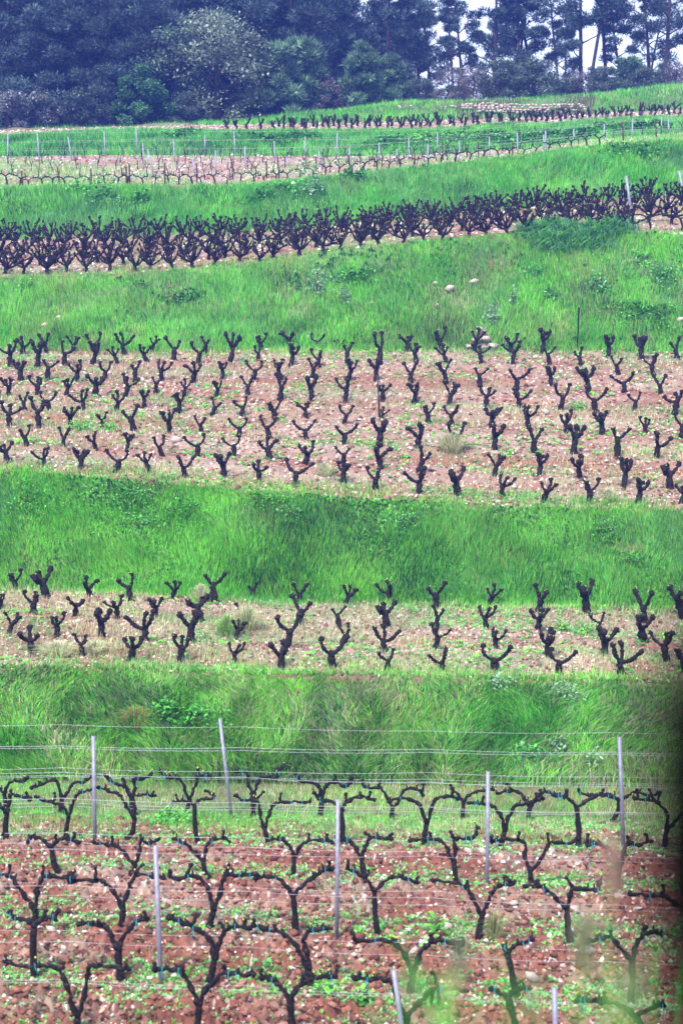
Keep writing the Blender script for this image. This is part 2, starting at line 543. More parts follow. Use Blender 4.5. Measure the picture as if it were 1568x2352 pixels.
def blades(name, X, Y, r, h, w, cols_w, bent=False, lean=0.35, mask=None, extra=None, patch=0.55, label=None):
    """h, w arrays or (lo,hi); cols_w: list of (colour, weight)"""
    keep = np.ones(len(X), bool) if mask is None else mask
    X, Y = X[keep], Y[keep]
    n = len(X)
    Z = height(X, Y) - 0.03
    kdx, _ = knots(X / Y)
    edge = np.min([np.abs(Y - kdx[q]) for q in (10, 12, 14, 16, 18, 20)], 0)
    hh = r.uniform(h[0], h[1], n) * (0.6 + 0.8 * fbm(X * patch * 2, Y * patch * 2, 71, 2)) * np.clip(.5 + edge * .7, 0, 1)
    ww = r.uniform(w[0], w[1], n)
    th = r.uniform(0, 2 * PI, n)
    wx, wy = np.cos(th) * ww / 2, np.sin(th) * ww / 2
    la = fbm(X * 0.8, Y * 0.8, 77, 2) * 4 * PI + r.normal(0, 0.8, n)
    le = hh * r.uniform(0.05, lean, n) * 1.3
    lx, ly = np.cos(la) * le, np.sin(la) * le - 0.15 * hh
    # colour by patches
    wts = np.array([c[1] for c in cols_w], float)
    fields = np.stack([fbm(X * patch + 31 * k, Y * patch * 1.3 - 13 * k, 90 + k, 3) for k in range(len(cols_w))], 1)
    sc = fields * 3.0 + np.log(wts / wts.sum())[None, :] * 0.55 + r.gumbel(0, 0.6, (n, len(cols_w)))
    ci = sc.argmax(1)
    pal = np.array([G[c[0]] for c in cols_w])
    c = pal[ci] * (r.uniform(0.45, 1.0, n) ** 1.3 * 1.75)[:, None]
    B = np.stack([X, Y, Z], 1)
    W = np.stack([wx, wy, 0 * wx], 1)
    T = np.stack([X + lx, Y + ly, Z + hh], 1)
    if bent:
        Mi = np.stack([X + lx * 0.3, Y + ly * 0.3, Z + hh * 0.58], 1)
        T = np.stack([X + lx * 1.5, Y + ly * 1.5, Z + hh * 0.95], 1)
        V = np.stack([B - W, B + W, Mi - W * 0.75, Mi + W * 0.75, T], 1).reshape(-1, 3)
        q = np.arange(n)[:, None] * 5
        f = np.concatenate([q + [0, 1, 3], q + [0, 3, 2], q + [2, 3, 4]], 0)
        tone = np.repeat(c, 5, 0)
    else:
        V = np.stack([B - W, B + W, T], 1).reshape(-1, 3)
        f = np.arange(n * 3).reshape(-1, 3)
        tone = np.repeat(c, 3, 0)
    o = obj(name, mesh(name, V, f, tone), M_GRASS)
    tag(o, label, 'grass', kind='stuff')
    return o

def bare(X, Y, s, lo, hi, sc=0.9):
    n = fbm(X * sc, Y * sc, s, 3)
    return np.random.default_rng(s).uniform(0, 1, len(X)) > np.clip((n - lo) / (hi - lo), 0, .8)

X, Y, r = scatter([9], 92000, 0, 1.035, seed=1)
left = X < -1.5
blades('grass', X, Y, r, (0.12, 0.38), (0.012, 0.026), [('mid', 4), ('bright', 5), ('deep', 3), ('olive', 3), ('pink', 2.2), ('blue', 1), ('straw', .5)], bent=True, lean=0.5, mask=bare(X, Y, 5, .74, .96), label='tall uneven grass with seed heads on the lowest bank behind the wired vines')
X, Y, r = scatter([8, 7], 60000, 0, 1, seed=2)
X, Y = X, np.where(Y < 28.6, Y, Y)
pr = np.clip((Y - 27.6) / 2.6, 0.0, 1) * np.clip(0.3 + fbm(X * .8, Y * 1.3, 15, 2), 0, 1)
blades('grass', X, Y, r, (0.05, 0.17), (0.010, 0.02), [('bright', 4), ('mid', 3), ('straw', 2), ('blue', 2)], mask=r.uniform(0, 1, len(X)) < pr, label='short fresh grass between the lowest bank and the wired vines')
X, Y, r = scatter([11], 210000, -0.02, 1.01, seed=3)
blades('grass', X, Y, r, (0.10, 0.30), (0.015, 0.03), [('mid', 6), ('bright', 5), ('deep', 4), ('blue', 1.2), ('olive', 2)], lean=0.4, mask=bare(X, Y, 6, .66, .95), label='thick green grass on the bank above the lower bush vines')
X, Y, r = scatter([13], 225000, -0.02, 1.01, seed=4)
blades('grass', X, Y, r, (0.12, 0.36), (0.018, 0.038), [('mid', 5), ('bright', 6), ('deep', 2.6), ('blue', 1.5), ('olive', 4), ('pink', 1.2)], lean=0.3, mask=bare(X, Y, 7, .56, .85, 0.5), label='long grass on the tall bank above the middle terrace')
X, Y, r = scatter([15], 170000, -0.03, 1.03, seed=5)
blades('grass', X, Y, r, (0.16, 0.5), (0.028, 0.055), [('mid', 6), ('bright', 3), ('deep', 2.5), ('blue', 3), ('olive', 1.5)], lean=0.4, mask=bare(X, Y, 8, .58, .86, 0.45), label='blue green grass on the bank above the dense vines')
X, Y, r = scatter([17], 110000, -0.05, 1.06, seed=6)
blades('grass', X, Y, r, (0.14, 0.42), (0.025, 0.05), [('mid', 5), ('bright', 3), ('deep', 2.5), ('blue', 3)], lean=0.4, mask=bare(X, Y, 9, .62, .9, 0.4), label='grass on the long bank below the topmost vines')
X, Y, r = scatter([19, 20], 70000, -0.02, 1.0, seed=7)
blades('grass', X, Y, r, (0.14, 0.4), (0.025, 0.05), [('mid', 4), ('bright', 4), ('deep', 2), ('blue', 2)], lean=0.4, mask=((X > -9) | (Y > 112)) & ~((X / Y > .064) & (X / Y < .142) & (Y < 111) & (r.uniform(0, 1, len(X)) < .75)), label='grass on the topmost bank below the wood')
# thin cover on the terraces
X, Y, r = scatter([10], 75000, 0.0, 1, seed=8)
pr = np.clip((fbm(X * .3, Y * 1.3, 25, 3) - .27) * 3.2, 0.1, 1)
blades('grass', X, Y, r, (0.05, 0.2), (0.012, 0.026), [('straw', 6), ('weed', 3), ('blue', 1.5), ('olive', 2)], mask=r.uniform(0, 1, len(X)) < pr, label='sparse dry and green grass on the lower bush vine terrace')
X, Y, r = scatter([12], 125000, 0.0, 1, seed=9)
pr = np.clip((fbm(X * .2, Y * 0.75, 26, 4, .6) - .39) * 3.4, 0.05, 1)
blades('grass', X, Y, r, (0.05, 0.2), (0.015, 0.032), [('straw', 6), ('weed', 3), ('blue', 1.5), ('olive', 2)], mask=r.uniform(0, 1, len(X)) < pr, label='patchy weeds and dry grass on the middle vine terrace')
X, Y, r = scatter([14], 42000, 0.0, 1, seed=10)
pr = np.clip((fbm(X * .35, Y * 0.9, 27, 3) - .36) * 3.2, 0.05, 1)
blades('grass', X, Y, r, (0.05, 0.16), (0.02, 0.035), [('straw', 3), ('bright', 3), ('blue', 3), ('mid', 3)], mask=r.uniform(0, 1, len(X)) < pr, label='patchy grass between the dense bush vines')
X, Y, r = scatter([16], 60000, 0.0, 1, seed=12)
pr = np.clip((fbm(X * .3, Y * 0.6, 28, 3) - .40) * 2.0, 0.03, .6) + 0.9 * ((X / Y < -0.10 - (Y - 84) * 0.008) & (Y < 92)) + 0.9 * (X / Y > 0.13)
blades('grass', X, Y, r, (0.06, 0.2), (0.03, 0.05), [('straw', 2), ('bright', 3), ('blue', 3), ('mid', 3)], mask=r.uniform(0, 1, len(X)) < pr, label='thin grass over the terrace of young wired vines')

XE, YE = [], []
r = np.random.default_rng(88)
for kq, sg in ((10, 1), (11, -1), (12, 1), (13, -1), (14, 1), (15, -1), (16, 1)):
    m = 9000
    a = r.uniform(-.205, .205, m)
    kd, _ = knots(a)
    off = (np.abs(r.normal(0, .32, m)) + .0) * (0.2 + 1.8 * fbm(a * kd[kq] * .9, a * 0 + kq * 7, 66, 3))
    Dq = kd[kq] + sg * off - sg * .12
    XE.append(a * Dq); YE.append(Dq)
X, Y = np.concatenate(XE), np.concatenate(YE)
blades('grass', X, Y, r, (0.10, 0.30), (0.018, 0.034), [('bright', 5), ('mid', 5), ('straw', 1.2), ('olive', 2), ('deep', 1)], label='ragged grass creeping over the edges of the terraces')

# ------------------------------------------------------------------ low leafy weeds and clods on the front terrace
def leaf_tufts(name, X, Y, r, size, pal, label, nleaf=5, up=0.5):
    n = len(X)
    Z = height(X, Y)
    k = nleaf
    th = r.uniform(0, 2 * PI, (n, k)); L = r.uniform(size[0], size[1], (n, k)); el = r.uniform(0.1, up, (n, k)) * PI / 2
    cx, cy, cz = X[:, None], Y[:, None], Z[:, None]
    tip = np.stack([cx + np.cos(th) * np.cos(el) * L, cy + np.sin(th) * np.cos(el) * L, cz + np.sin(el) * L], -1)
    base = np.stack([cx + 0 * th, cy + 0 * th, cz + 0 * th], -1)
    mid = (base + tip) / 2 + np.array([0, 0, 1]) * (L * 0.12)[..., None]
    side = np.stack([-np.sin(th), np.cos(th), 0 * th], -1) * (L * 0.26)[..., None]
    V = np.stack([base, mid + side, tip, mid - side], 2).reshape(-1, 3)
    f = np.arange(n * k * 4).reshape(-1, 4)
    c = np.array([G[p] for p in pal])[r.integers(0, len(pal), n)] * r.uniform(0.8, 1.5, n)[:, None]
    o = obj(name, mesh(name, V, f, np.repeat(c, k * 4, 0)), M_LEAF)
    tag(o, label, 'weeds', kind='stuff')

def strip_mask(X, Y, r, lo=0.05):
    a = X / Y
    drow = Y + a * 2.0
    cyc = 0.5 + 0.5 * np.cos((drow - 20.6) / 2.3 * 2 * PI + 0.4)
    p = np.clip(1.4 - cyc * 1.5 + (fbm(X * .9, Y * .9, 33, 3) - .5) * 1.6, lo, 1)
    p *= np.clip((fbm(X * 3, Y * 3, 35, 2) - .25) * 2.6, 0, 1)
    return r.uniform(0, 1, len(X)) < p
X, Y, r = scatter([2, 3, 4, 5, 6, 7], 34000, seed=21)
X, Y = X[Y > 17], Y[Y > 17]
m = strip_mask(X, Y, r)
leaf_tufts('weeds', X[m], Y[m], r, (0.03, 0.075), ['weed', 'blue', 'mid', 'weed', 'mid'], 'low leafy weeds in strips between the wired vine rows', up=0.7)
X, Y, r = scatter([2, 3, 4, 5, 6, 7], 110000, seed=22)
X, Y = X[Y > 17], Y[Y > 17]
m = strip_mask(X, Y, r)
blades('grass', X[m], Y[m], r, (0.03, 0.12), (0.008, 0.018), [('bright', 2), ('blue', 3), ('straw', 3), ('weed', 3)], label='grass blades among the weeds of the wired vine rows')
X, Y, r = scatter([12], 5000, seed=23)
m = fbm(X * .8, Y * .8, 37, 2) > .55
leaf_tufts('weeds', X[m], Y[m], r, (0.06, 0.16), ['bright', 'blue', 'mid'], 'scattered leafy weeds on the middle vine terrace')
X, Y, r = scatter([10], 4000, seed=24)
m = fbm(X * .8, Y * .8, 38, 2) > .5
leaf_tufts('weeds', X[m], Y[m], r, (0.05, 0.13), ['bright', 'blue', 'mid'], 'scattered leafy weeds on the lower bush vine terrace')
X, Y, r = scatter([11], 16000, 0, 1.0, seed=25)
m = (fbm(X * .6, Y * .6, 39, 2) > .5)
leaf_tufts('weeds', X[m], Y[m], r, (0.05, 0.13), ['deep', 'mid', 'weed', 'bright', 'deep'], 'broad leafy weeds through the thick grass bank', nleaf=7, up=1.0)
X, Y, r = scatter([13, 15], 8000, 0, 1.0, seed=26)
m = (fbm(X * .5, Y * .5, 40, 2) > .6)
leaf_tufts('weeds', X[m], Y[m], r, (0.08, 0.22), ['deep', 'mid', 'blue', 'deep'], 'leafy weeds through the long grass of the upper banks', nleaf=6, up=1.0)

def lumps(name, X, Y, r, size, pal, label, sink=0.3, cat='clods'):
    n = len(X)
    Z = height(X, Y)
    s = np.exp(r.uniform(np.log(size[0]), np.log(size[1]), n))
    V = (OCT_V[None] + r.normal(0, .22, (n, 6, 3))) * s[:, None, None] * r.uniform(0.5, 1.25, (n, 6, 1)) * np.array([1.1, 1.0, 0.75])
    th = r.uniform(0, 2 * PI, n); c, sn = np.cos(th)[:, None], np.sin(th)[:, None]
    V = np.stack([V[..., 0] * c - V[..., 1] * sn, V[..., 0] * sn + V[..., 1] * c, V[..., 2]], -1)
    V += np.stack([X, Y, Z + s * (0.45 - sink)], 1)[:, None, :]
    f = (OCT_F[None] + (np.arange(n) * 6)[:, None, None]).reshape(-1, 3)
    col = np.array(pal)[r.integers(0, len(pal), n)] * r.uniform(0.75, 1.25, n)[:, None]
    o = obj(name, mesh(name, V.reshape(-1, 3), f, np.repeat(col, 6, 0)), M_CLOD)
    tag(o, label, cat, kind='stuff')
RC = [(0.22, 0.085, 0.055), (0.17, 0.062, 0.04), (0.28, 0.135, 0.095), (0.11, 0.04, 0.027)]
PC = [(0.60, 0.52, 0.47), (0.50, 0.38, 0.32), (0.7, 0.65, 0.6), (0.48, 0.30, 0.22)]
X, Y, r = scatter([2, 3, 4, 5, 6, 7], 17000, seed=31); k = (Y > 17) & ((Y < 29.5) | (r.uniform(0, 1, len(X)) < .3)) & (~strip_mask(X, Y, r, .0) | (r.uniform(0, 1, len(X)) < .4))
lumps('clods', X[k], Y[k], r, (0.015, 0.085), RC, 'crumbly red clay clods around the wired vines')
X, Y, r = scatter([2, 3, 4, 5, 6, 7], 4600, seed=32); k = (Y > 17) & (Y < 30)
lumps('pebbles', X[k], Y[k], r, (0.012, 0.06), PC, 'pale pebbles scattered through the red clay', cat='pebbles')
X, Y, r = scatter([10], 9000, seed=33)
lumps('clods', X, Y, r, (0.015, 0.07), RC[:3] + PC[1:2], 'red clods on the lower bush vine terrace')
X, Y, r = scatter([10], 2600, seed=34)
lumps('pebbles', X, Y, r, (0.015, 0.055), PC, 'pale pebbles on the lower bush vine terrace', cat='pebbles')
X, Y, r = scatter([12], 11000, seed=35)
lumps('clods', X, Y, r, (0.02, 0.09), RC[:3] + PC[1:2], 'red clods on the middle vine terrace')
X, Y, r = scatter([12], 3000, seed=36)
lumps('pebbles', X, Y, r, (0.02, 0.07), PC, 'pale pebbles on the middle vine terrace', cat='pebbles')
X, Y, r = scatter([14, 16, 18], 9000, seed=37)
lumps('clods', X, Y, r, (0.03, 0.11), RC[:3] + PC[:3], 'pinkish clods on the upper vine terraces')

# ------------------------------------------------------------------ bush vines
NUM = ['', 'first', 'second', 'third', 'fourth', 'fifth', 'sixth', 'seventh', 'eighth', 'ninth', 'tenth', '11th', '12th', '13th', '14th', '15th', '16th', '17th', '18th', '19th', '20th']
def nth(k):
    if k < len(NUM): return NUM[k]
    return '%d%s' % (k, {1: 'st', 2: 'nd', 3: 'rd'}.get(k % 10, 'th'))
COUNT = {2: 'two-armed', 3: 'three-armed', 4: 'four-armed', 5: 'many-armed', 6: 'many-armed', 7: 'many-armed', 8: 'many-armed', 9: 'many-armed'}

def arm_pts(rn, p0, az, el, L, curl):
    pts = [np.array(p0, float)]
    d = np.array([math.cos(az) * math.cos(el), math.sin(az) * math.cos(el), math.sin(el)])
    n = 5
    for k in range(n):
        d = d + np.array([rn.uniform(-.42, .42), rn.uniform(-.42, .42), curl + rn.uniform(-.35, .35)]) * 0.8
        d /= np.linalg.norm(d)
        pts.append(pts[-1] + d * L / n)
    return pts

def goblet(seed, narm, spread=1.0, fork=0.42, thick=1.0, L=0.62, nm='bush_vine'):
    """old bush vine of unit height, arms round a head; returns its root Empty"""
    rn = random.Random(seed)
    root = empty(nm)
    root['arms'] = narm
    mb = MB()
    lx, ly = rn.uniform(-.12, .12), rn.uniform(-.08, .08)
    tp = [(0, 0, -0.12), (0, 0, 0.0), (lx * .5 + rn.uniform(-.03, .03), ly * .5, fork * .5), (lx, ly, fork)]
    rr = 0.088 * thick
    tube(mb, catmull(tp, 3), lambda t: rr * (1.35 - 0.4 * t + 0.16 * math.sin(t * 17 + seed)), 7, rn, 0.28)
    lump(mb, (lx, ly, fork), rr * 1.15, rn, rough=.3)
    for _ in range(3):
        t = rn.uniform(.3, .95)
        lump(mb, (lx * t + rn.uniform(-.03, .03), rn.uniform(-.05, .0), fork * t), rr * .6, rn, rough=.3)
    kid(root, obj('trunk', mb.mesh('vine_trunk', True), M_BARK, root))
    a0 = rn.choice([0, PI]) + rn.uniform(-.5, .5)
    bud = MB()
    for i in range(narm):
        mb = MB()
        az = a0 + 2 * PI * i / narm + rn.uniform(-.35, .35)
        el = rn.uniform(-.05, .6) if narm < 5 else rn.uniform(.0, 1.0)
        ll = L * rn.uniform(.75, 1.2) * spread
        pts = arm_pts(rn, (lx, ly, fork - .02), az, el, ll, .40 if narm < 5 else .26)
        zt = pts[-1][2]
        ra = rr * rn.uniform(.55, .75)
        tube(mb, catmull(pts, 2), lambda t: ra * (1 - .25 * t + .2 * math.sin(t * 16 + i)), 6, rn, .3)
        end = pts[-1]
        lump(mb, end, ra * 1.35, rn, (1.2, 1, 1.1), .4)
        for q in (2, 3, 4):
            if rn.random() < .55:
                d = np.array([rn.uniform(-.6, .6), rn.uniform(-.6, .6), rn.uniform(.3, 1)]); d /= np.linalg.norm(d)
                e = pts[q] + d * rn.uniform(.06, .12)
                tube(mb, [pts[q], (pts[q] + e) / 2 + np.array([0.01, 0, 0]), e], [ra * .6, ra * .45, ra * .3], 5, rn, .2)
        lump(mb, pts[3], ra * 1.12, rn, rough=.35)
        if rn.random() < .6:
            lump(mb, pts[1] * .4 + pts[2] * .6, ra * 1.15, rn, rough=.35)
        for s in range(rn.choice([1, 2, 2, 3])):
            d = np.array([rn.uniform(-.7, .7), rn.uniform(-.7, .7), rn.uniform(.5, 1)])
            d /= np.linalg.norm(d)
            e = end + d * rn.uniform(.07, .12)
            tube(mb, [end, (end + e) / 2 + np.array([0.008, 0, 0]), e], [ra * .6, ra * .42, ra * .3], 5, rn, .15)
            if rn.random() < .55:
                lump(bud, e + d * .012, .017, rn)
        kid(root, obj('arm', mb.mesh('vine_arm', True), M_BARK, root))
    if bud.v:
        kid(root, tag(obj('buds', bud.mesh('vine_buds'), M_BUD, root), kind='stuff'))
    return root

USED = set()
def place(proto, base, hgt, tilt, rz, label, cat, group, wide=1.0):
    if proto.name not in USED:
        USED.add(proto.name); o = proto
    else:
        o = dup(proto)
    o.matrix_basis = Matrix.Translation(Vector(base)) @ Matrix.Rotation(tilt, 4, 'Y') @ Matrix.Rotation(rz, 4, 'Z') @ Matrix.Diagonal((hgt * wide, hgt * wide, hgt, 1))
    tag(o, label, cat, group)
    return o

PG = [goblet(100 + k * 3, [2, 3, 3, 2, 4, 3, 2, 3, 4, 2, 3, 3][k % 12], [.85, 1, .9, 1.05, .8, .95][k % 6], [.45, .5, .42, .55, .48][k % 5], [1, 1.12, .95][k % 3], .54) for k in range(24)]
HEADH = []
def span(o):
    zs = [max(v.co.z for v in c.data.vertices) for c in KIDS[o.name]]
    return max(zs)
for p in PG: HEADH.append(span(p))
HMEAN = sum(HEADH) / len(HEADH)

def vine_rows(rows, x0, y0, zoom, group, where, seed, wide=1.08):
    rn = random.Random(seed)
    total = 0
    for ri, row in enumerate(rows):
        row = sorted(row, key=lambda q: q[2])
        for vi, (tx, ty, bx, by) in enumerate(row):
            ax, ay = S2(x0 + tx / zoom, y0 + ty / zoom)
            cx, cy = S2(x0 + bx / zoom, y0 + by / zoom)
            g = hit(cx, cy)
            s = F / g[1]
            hgt = (cy - ay) / s
            k = rn.randrange(len(PG))
            p = PG[k]
            tilt = math.atan2((ax - cx), (cy - ay)) * 0.75
            rz = rn.choice([0, PI]) + rn.uniform(-.55, .55)
            lean = 'leaning left' if tilt < -.1 else 'leaning right' if tilt > .1 else ('tall and upright' if hgt > .95 else 'short and upright' if hgt < .7 else 'upright')
            lab = 'black %s bush vine %s, %s from left in %s' % (COUNT[p['arms']], lean, nth(vi + 1), where[ri])
            g[2] -= 0.02
            place(p, g, hgt / HEADH[k] * 1.15, tilt, rz, lab, 'vine', group, wide * min(1.08, (.72 / hgt) ** .8) * min(1.1, max(.75, HEADH[k] / HMEAN)))
            total += 1
    return total

Z5 = 1568 / 1168.0
OX = 1168 * Z5
# middle terrace: (head x, top y, foot x, foot y) as read off the photograph, left half then right half
B4L = [
 [(105,70,100,152),(200,62,215,150),(325,68,338,150),(435,55,450,155),(567,60,575,152),(705,78,700,145),(785,78,800,190),(940,75,945,150),(1065,62,1055,190),(1200,66,1198,145),(1330,46,1325,120),(1462,62,1462,130),(1552,85,1565,130)],
 [(50,95,48,210),(182,98,172,210),(325,100,295,205),(440,100,425,205),(535,122,538,200),(675,118,675,195),(910,103,910,200),(1165,118,1185,190),(1345,112,1330,210),(1455,128,1465,212)],
 [(95,178,95,270),(240,178,220,270),(338,186,345,280),(475,183,475,270),(630,183,620,278),(750,186,742,278),(880,188,885,278),(1010,193,1018,270),(1165,188,1158,275),(1285,183,1292,270),(1430,180,1438,268)],
 [(30,258,38,350),(160,243,180,335),(305,263,305,345),(435,248,435,345),(590,246,575,350),(715,263,718,335),(832,263,848,342),(990,270,992,348),(1135,253,1138,340),(1280,246,1290,358),(1425,255,1435,358)],
 [(0,328,0,360),(125,328,112,410),(228,328,235,415),(365,320,380,410),(520,323,538,422),(665,326,665,398),(808,326,820,420),(988,350,975,432),(1105,346,1112,438),(1250,357,1265,455),(1395,375,1405,445)],
 [(45,383,42,498),(175,366,180,500),(345,398,330,495),(470,423,470,495),(610,398,615,515),(790,406,775,520),(920,426,930,512),(1095,443,1090,530),(1225,428,1240,540),(1390,448,1405,540)],
 [(105,498,122,585),(300,498,290,585),(425,518,440,602),(585,528,580,605),(745,538,748,632),(890,538,902,635),(1052,538,1070,625),(1235,538,1245,640),(1390,563,1400,665)],
 [(32,578,40,665),(195,596,198,680),(380,593,372,692),(540,598,530,700),(685,618,685,715),(835,633,855,728),(1015,616,1030,720),(1205,648,1195,738),(1362,646,1355,758)]]
B4R = [
 [(145,68,175,210),(300,73,300,145),(445,43,455,145),(610,48,610,145),(760,66,770,150),(920,43,915,150),(1212,66,1220,162),(1368,66,1375,178),(1530,83,1540,178)],
 [(40,113,25,200),(345,113,345,200),(480,113,480,200),(625,118,640,205),(800,110,785,208),(955,130,955,210),(1095,133,1098,215),(1260,158,1270,240),(1430,150,1430,250)],
 [(45,178,25,280),(148,188,160,280),(312,193,318,290),(478,188,478,295),(645,213,635,300),(815,210,803,310),(945,213,955,300),(1120,220,1130,335),(1290,238,1300,330),(1455,253,1465,345)],
 [(20,263,18,370),(205,288,190,365),(322,283,333,380),(490,268,497,385),(662,298,665,400),(815,308,822,400),(1000,293,1003,412),(1170,310,1172,425),(1345,323,1342,405),(1515,333,1525,440)],
 [(15,378,10,465),(185,388,180,450),(400,386,395,470),(500,396,505,490),(690,408,690,500),(850,393,858,500),(1035,423,1035,525),(1180,428,1195,525),(1385,433,1395,512),(1560,438,1565,550)],
 [(20,473,15,570),(162,458,170,590),(335,478,345,590),(515,473,515,600),(720,483,700,600),(895,498,880,615),(1085,498,1065,625),(1285,508,1265,640),(1465,528,1448,638)],
 [(10,573,5,660),(195,578,180,690),(375,588,355,710),(695,613,705,720),(905,618,900,720),(1090,638,1100,745),(1298,638,1290,765),(1520,648,1510,770)],
 [(15,648,5,740),(150,683,160,785),(350,688,350,800),(540,688,535,815),(755,718,732,820),(935,728,928,840),(1145,733,1135,840),(1370,738,1350,850),(1545,753,1560,850)]]
B4 = [a + [(x + OX, y, u + OX, v) for x, y, u, v in b] for a, b in zip(B4L, B4R)]
W4 = ['back row of middle terrace', 'second row of middle terrace', 'third row of middle terrace', 'fourth row of middle terrace', 'fifth row of middle terrace', 'sixth row of middle terrace', 'seventh row of middle terrace', 'front row of middle terrace']
vine_rows(B4, 0, 1100, Z5, 'bush vines on the middle terrace', W4, 4)

B5L = [
 [(70,410,72,505),(200,408,220,540),(420,445,418,540),(565,436,600,555),(797,458,790,543),(980,436,988,570),(1165,466,1165,550),(1380,458,1370,560)],
 [(0,505,0,580),(148,510,160,620),(345,543,345,630),(525,535,545,640),(712,535,715,630),(912,540,925,655),(1110,558,1105,640),(1370,525,1370,665),(1555,568,1560,660)],
 [(55,598,45,705),(275,613,262,718),(475,598,470,725),(655,603,658,740),(880,608,878,745),(1090,618,1088,720),(1310,618,1320,770)],
 [(145,660,160,785),(368,703,380,800),(600,696,598,820),(830,700,833,822),(1080,728,1080,830),(1290,725,1295,855),(1530,700,1535,850)]]
B5R = [
 [(35,473,20,575),(205,453,220,560),(440,473,440,590),(680,478,680,580),(910,478,905,610),(1135,478,1125,620),(1380,496,1390,650),(1555,498,1568,640)],
 [(215,563,210,680),(430,578,435,680),(655,572,665,680),(900,598,905,700),(1180,598,1175,695),(1395,605,1390,740)],
 [(20,650,0,740),(200,668,205,790),(435,658,430,770),(705,678,710,780),(960,688,955,820),(1215,688,1200,820),(1490,690,1490,830)],
 [(210,760,208,865),(455,765,458,870),(710,745,722,885),(1020,768,1005,890),(1300,745,1285,895),(1560,758,1568,870)]]
B5 = [a + [(x + OX, y, u + OX, v) for x, y, u, v in b] for a, b in zip(B5L, B5R)]
W5 = ['back row of lower terrace', 'second row of lower terrace', 'third row of lower terrace', 'front row of lower terrace']
vine_rows(B5, 0, 1650, Z5, 'bush vines on the lower terrace', W5, 5)

# ------------------------------------------------------------------ dense terrace of taller, many-armed vines
PD = [goblet(300 + k, n, 1.1, .30, .80, .68, 'goblet_vine') for k, n in enumerate([7, 8, 6, 9, 7, 8])]
HD = [span(p) for p in PD]
rn = random.Random(33)
W3 = ['front row of dense terrace', 'second row of dense terrace', 'third row of dense terrace', 'fourth row of dense terrace', 'back row of dense terrace']
for ri, (t, off, x0, x1) in enumerate([(.04, 0, -.197, .197), (.25, .5, -.197, .197), (.46, .1, -.197, .197), (.67, .6, -.197, .197), (.88, .25, -.197, .197)]):
    xs = []
    a = x0
    while a < x1:
        xs.append(a + rn.uniform(-.0018, .0018))
        a += rn.uniform(.0108, .0132)
    for vi, a in enumerate(xs):
        a = a + off * .017 - .008
        kd, _ = knots(np.array([a]))
        D = kd[14, 0] * (1 - t) + kd[15, 0] * t + rn.uniform(-.25, .25)
        if a > .165 and ri < 1: continue
        hgt = rn.uniform(.86, 1.14)
        k = rn.randrange(6)
        p = PD[k]
        tilt = rn.uniform(-.1, .1)
        look = 'tall' if hgt > 1.05 else 'low' if hgt < .93 else 'spreading'
        lab = 'dark %s many-armed goblet vine, %s from left in %s' % (look, nth(vi + 1), W3[ri])
        place(p, (a * D, D, h1(a * D, D) - .03), hgt / HD[k], tilt, rn.uniform(0, 2 * PI), lab, 'vine', 'bush vines on the dense terrace', 1.0)

# ------------------------------------------------------------------ far top row of vines: past the limit, one mass
mb = MB(); rn = random.Random(55)
for row, (pxa, pxb, t) in enumerate([(520, 1640, .12), (640, 1640, .5)]):
    px = pxa
    while px < pxb:
        a, _ = ray(px, 280)
        kd, _ = knots(np.array([a]))
        D = kd[18, 0] * (1 - t) + kd[19, 0] * t
        x, z = a * D, h1(a * D, D)
        H = rn.uniform(.52, .78)
        tube(mb, [(x, D, z - .1), (x + rn.uniform(-.08, .08), D, z + .25 * H), (x + rn.uniform(-.1, .1), D, z + .45 * H)], [.09, .08, .08], 5, rn, .2)
        for j in range(rn.choice([3, 4, 5])):
            az = rn.uniform(0, 2 * PI)
            p = arm_pts(rn, (x, D, z + .42 * H), az, rn.uniform(.4, 1.1), .62 * H, .35)
            tube(mb, p, lambda q: .055 * (1 - .3 * q), 5, rn, .2)
        px += rn.uniform(22, 31)
tag(obj('distant_vines', mb.mesh('distant_vines'), M_BARK), 'dark bush vines along the topmost terrace below the stone wall', 'vines', kind='stuff')

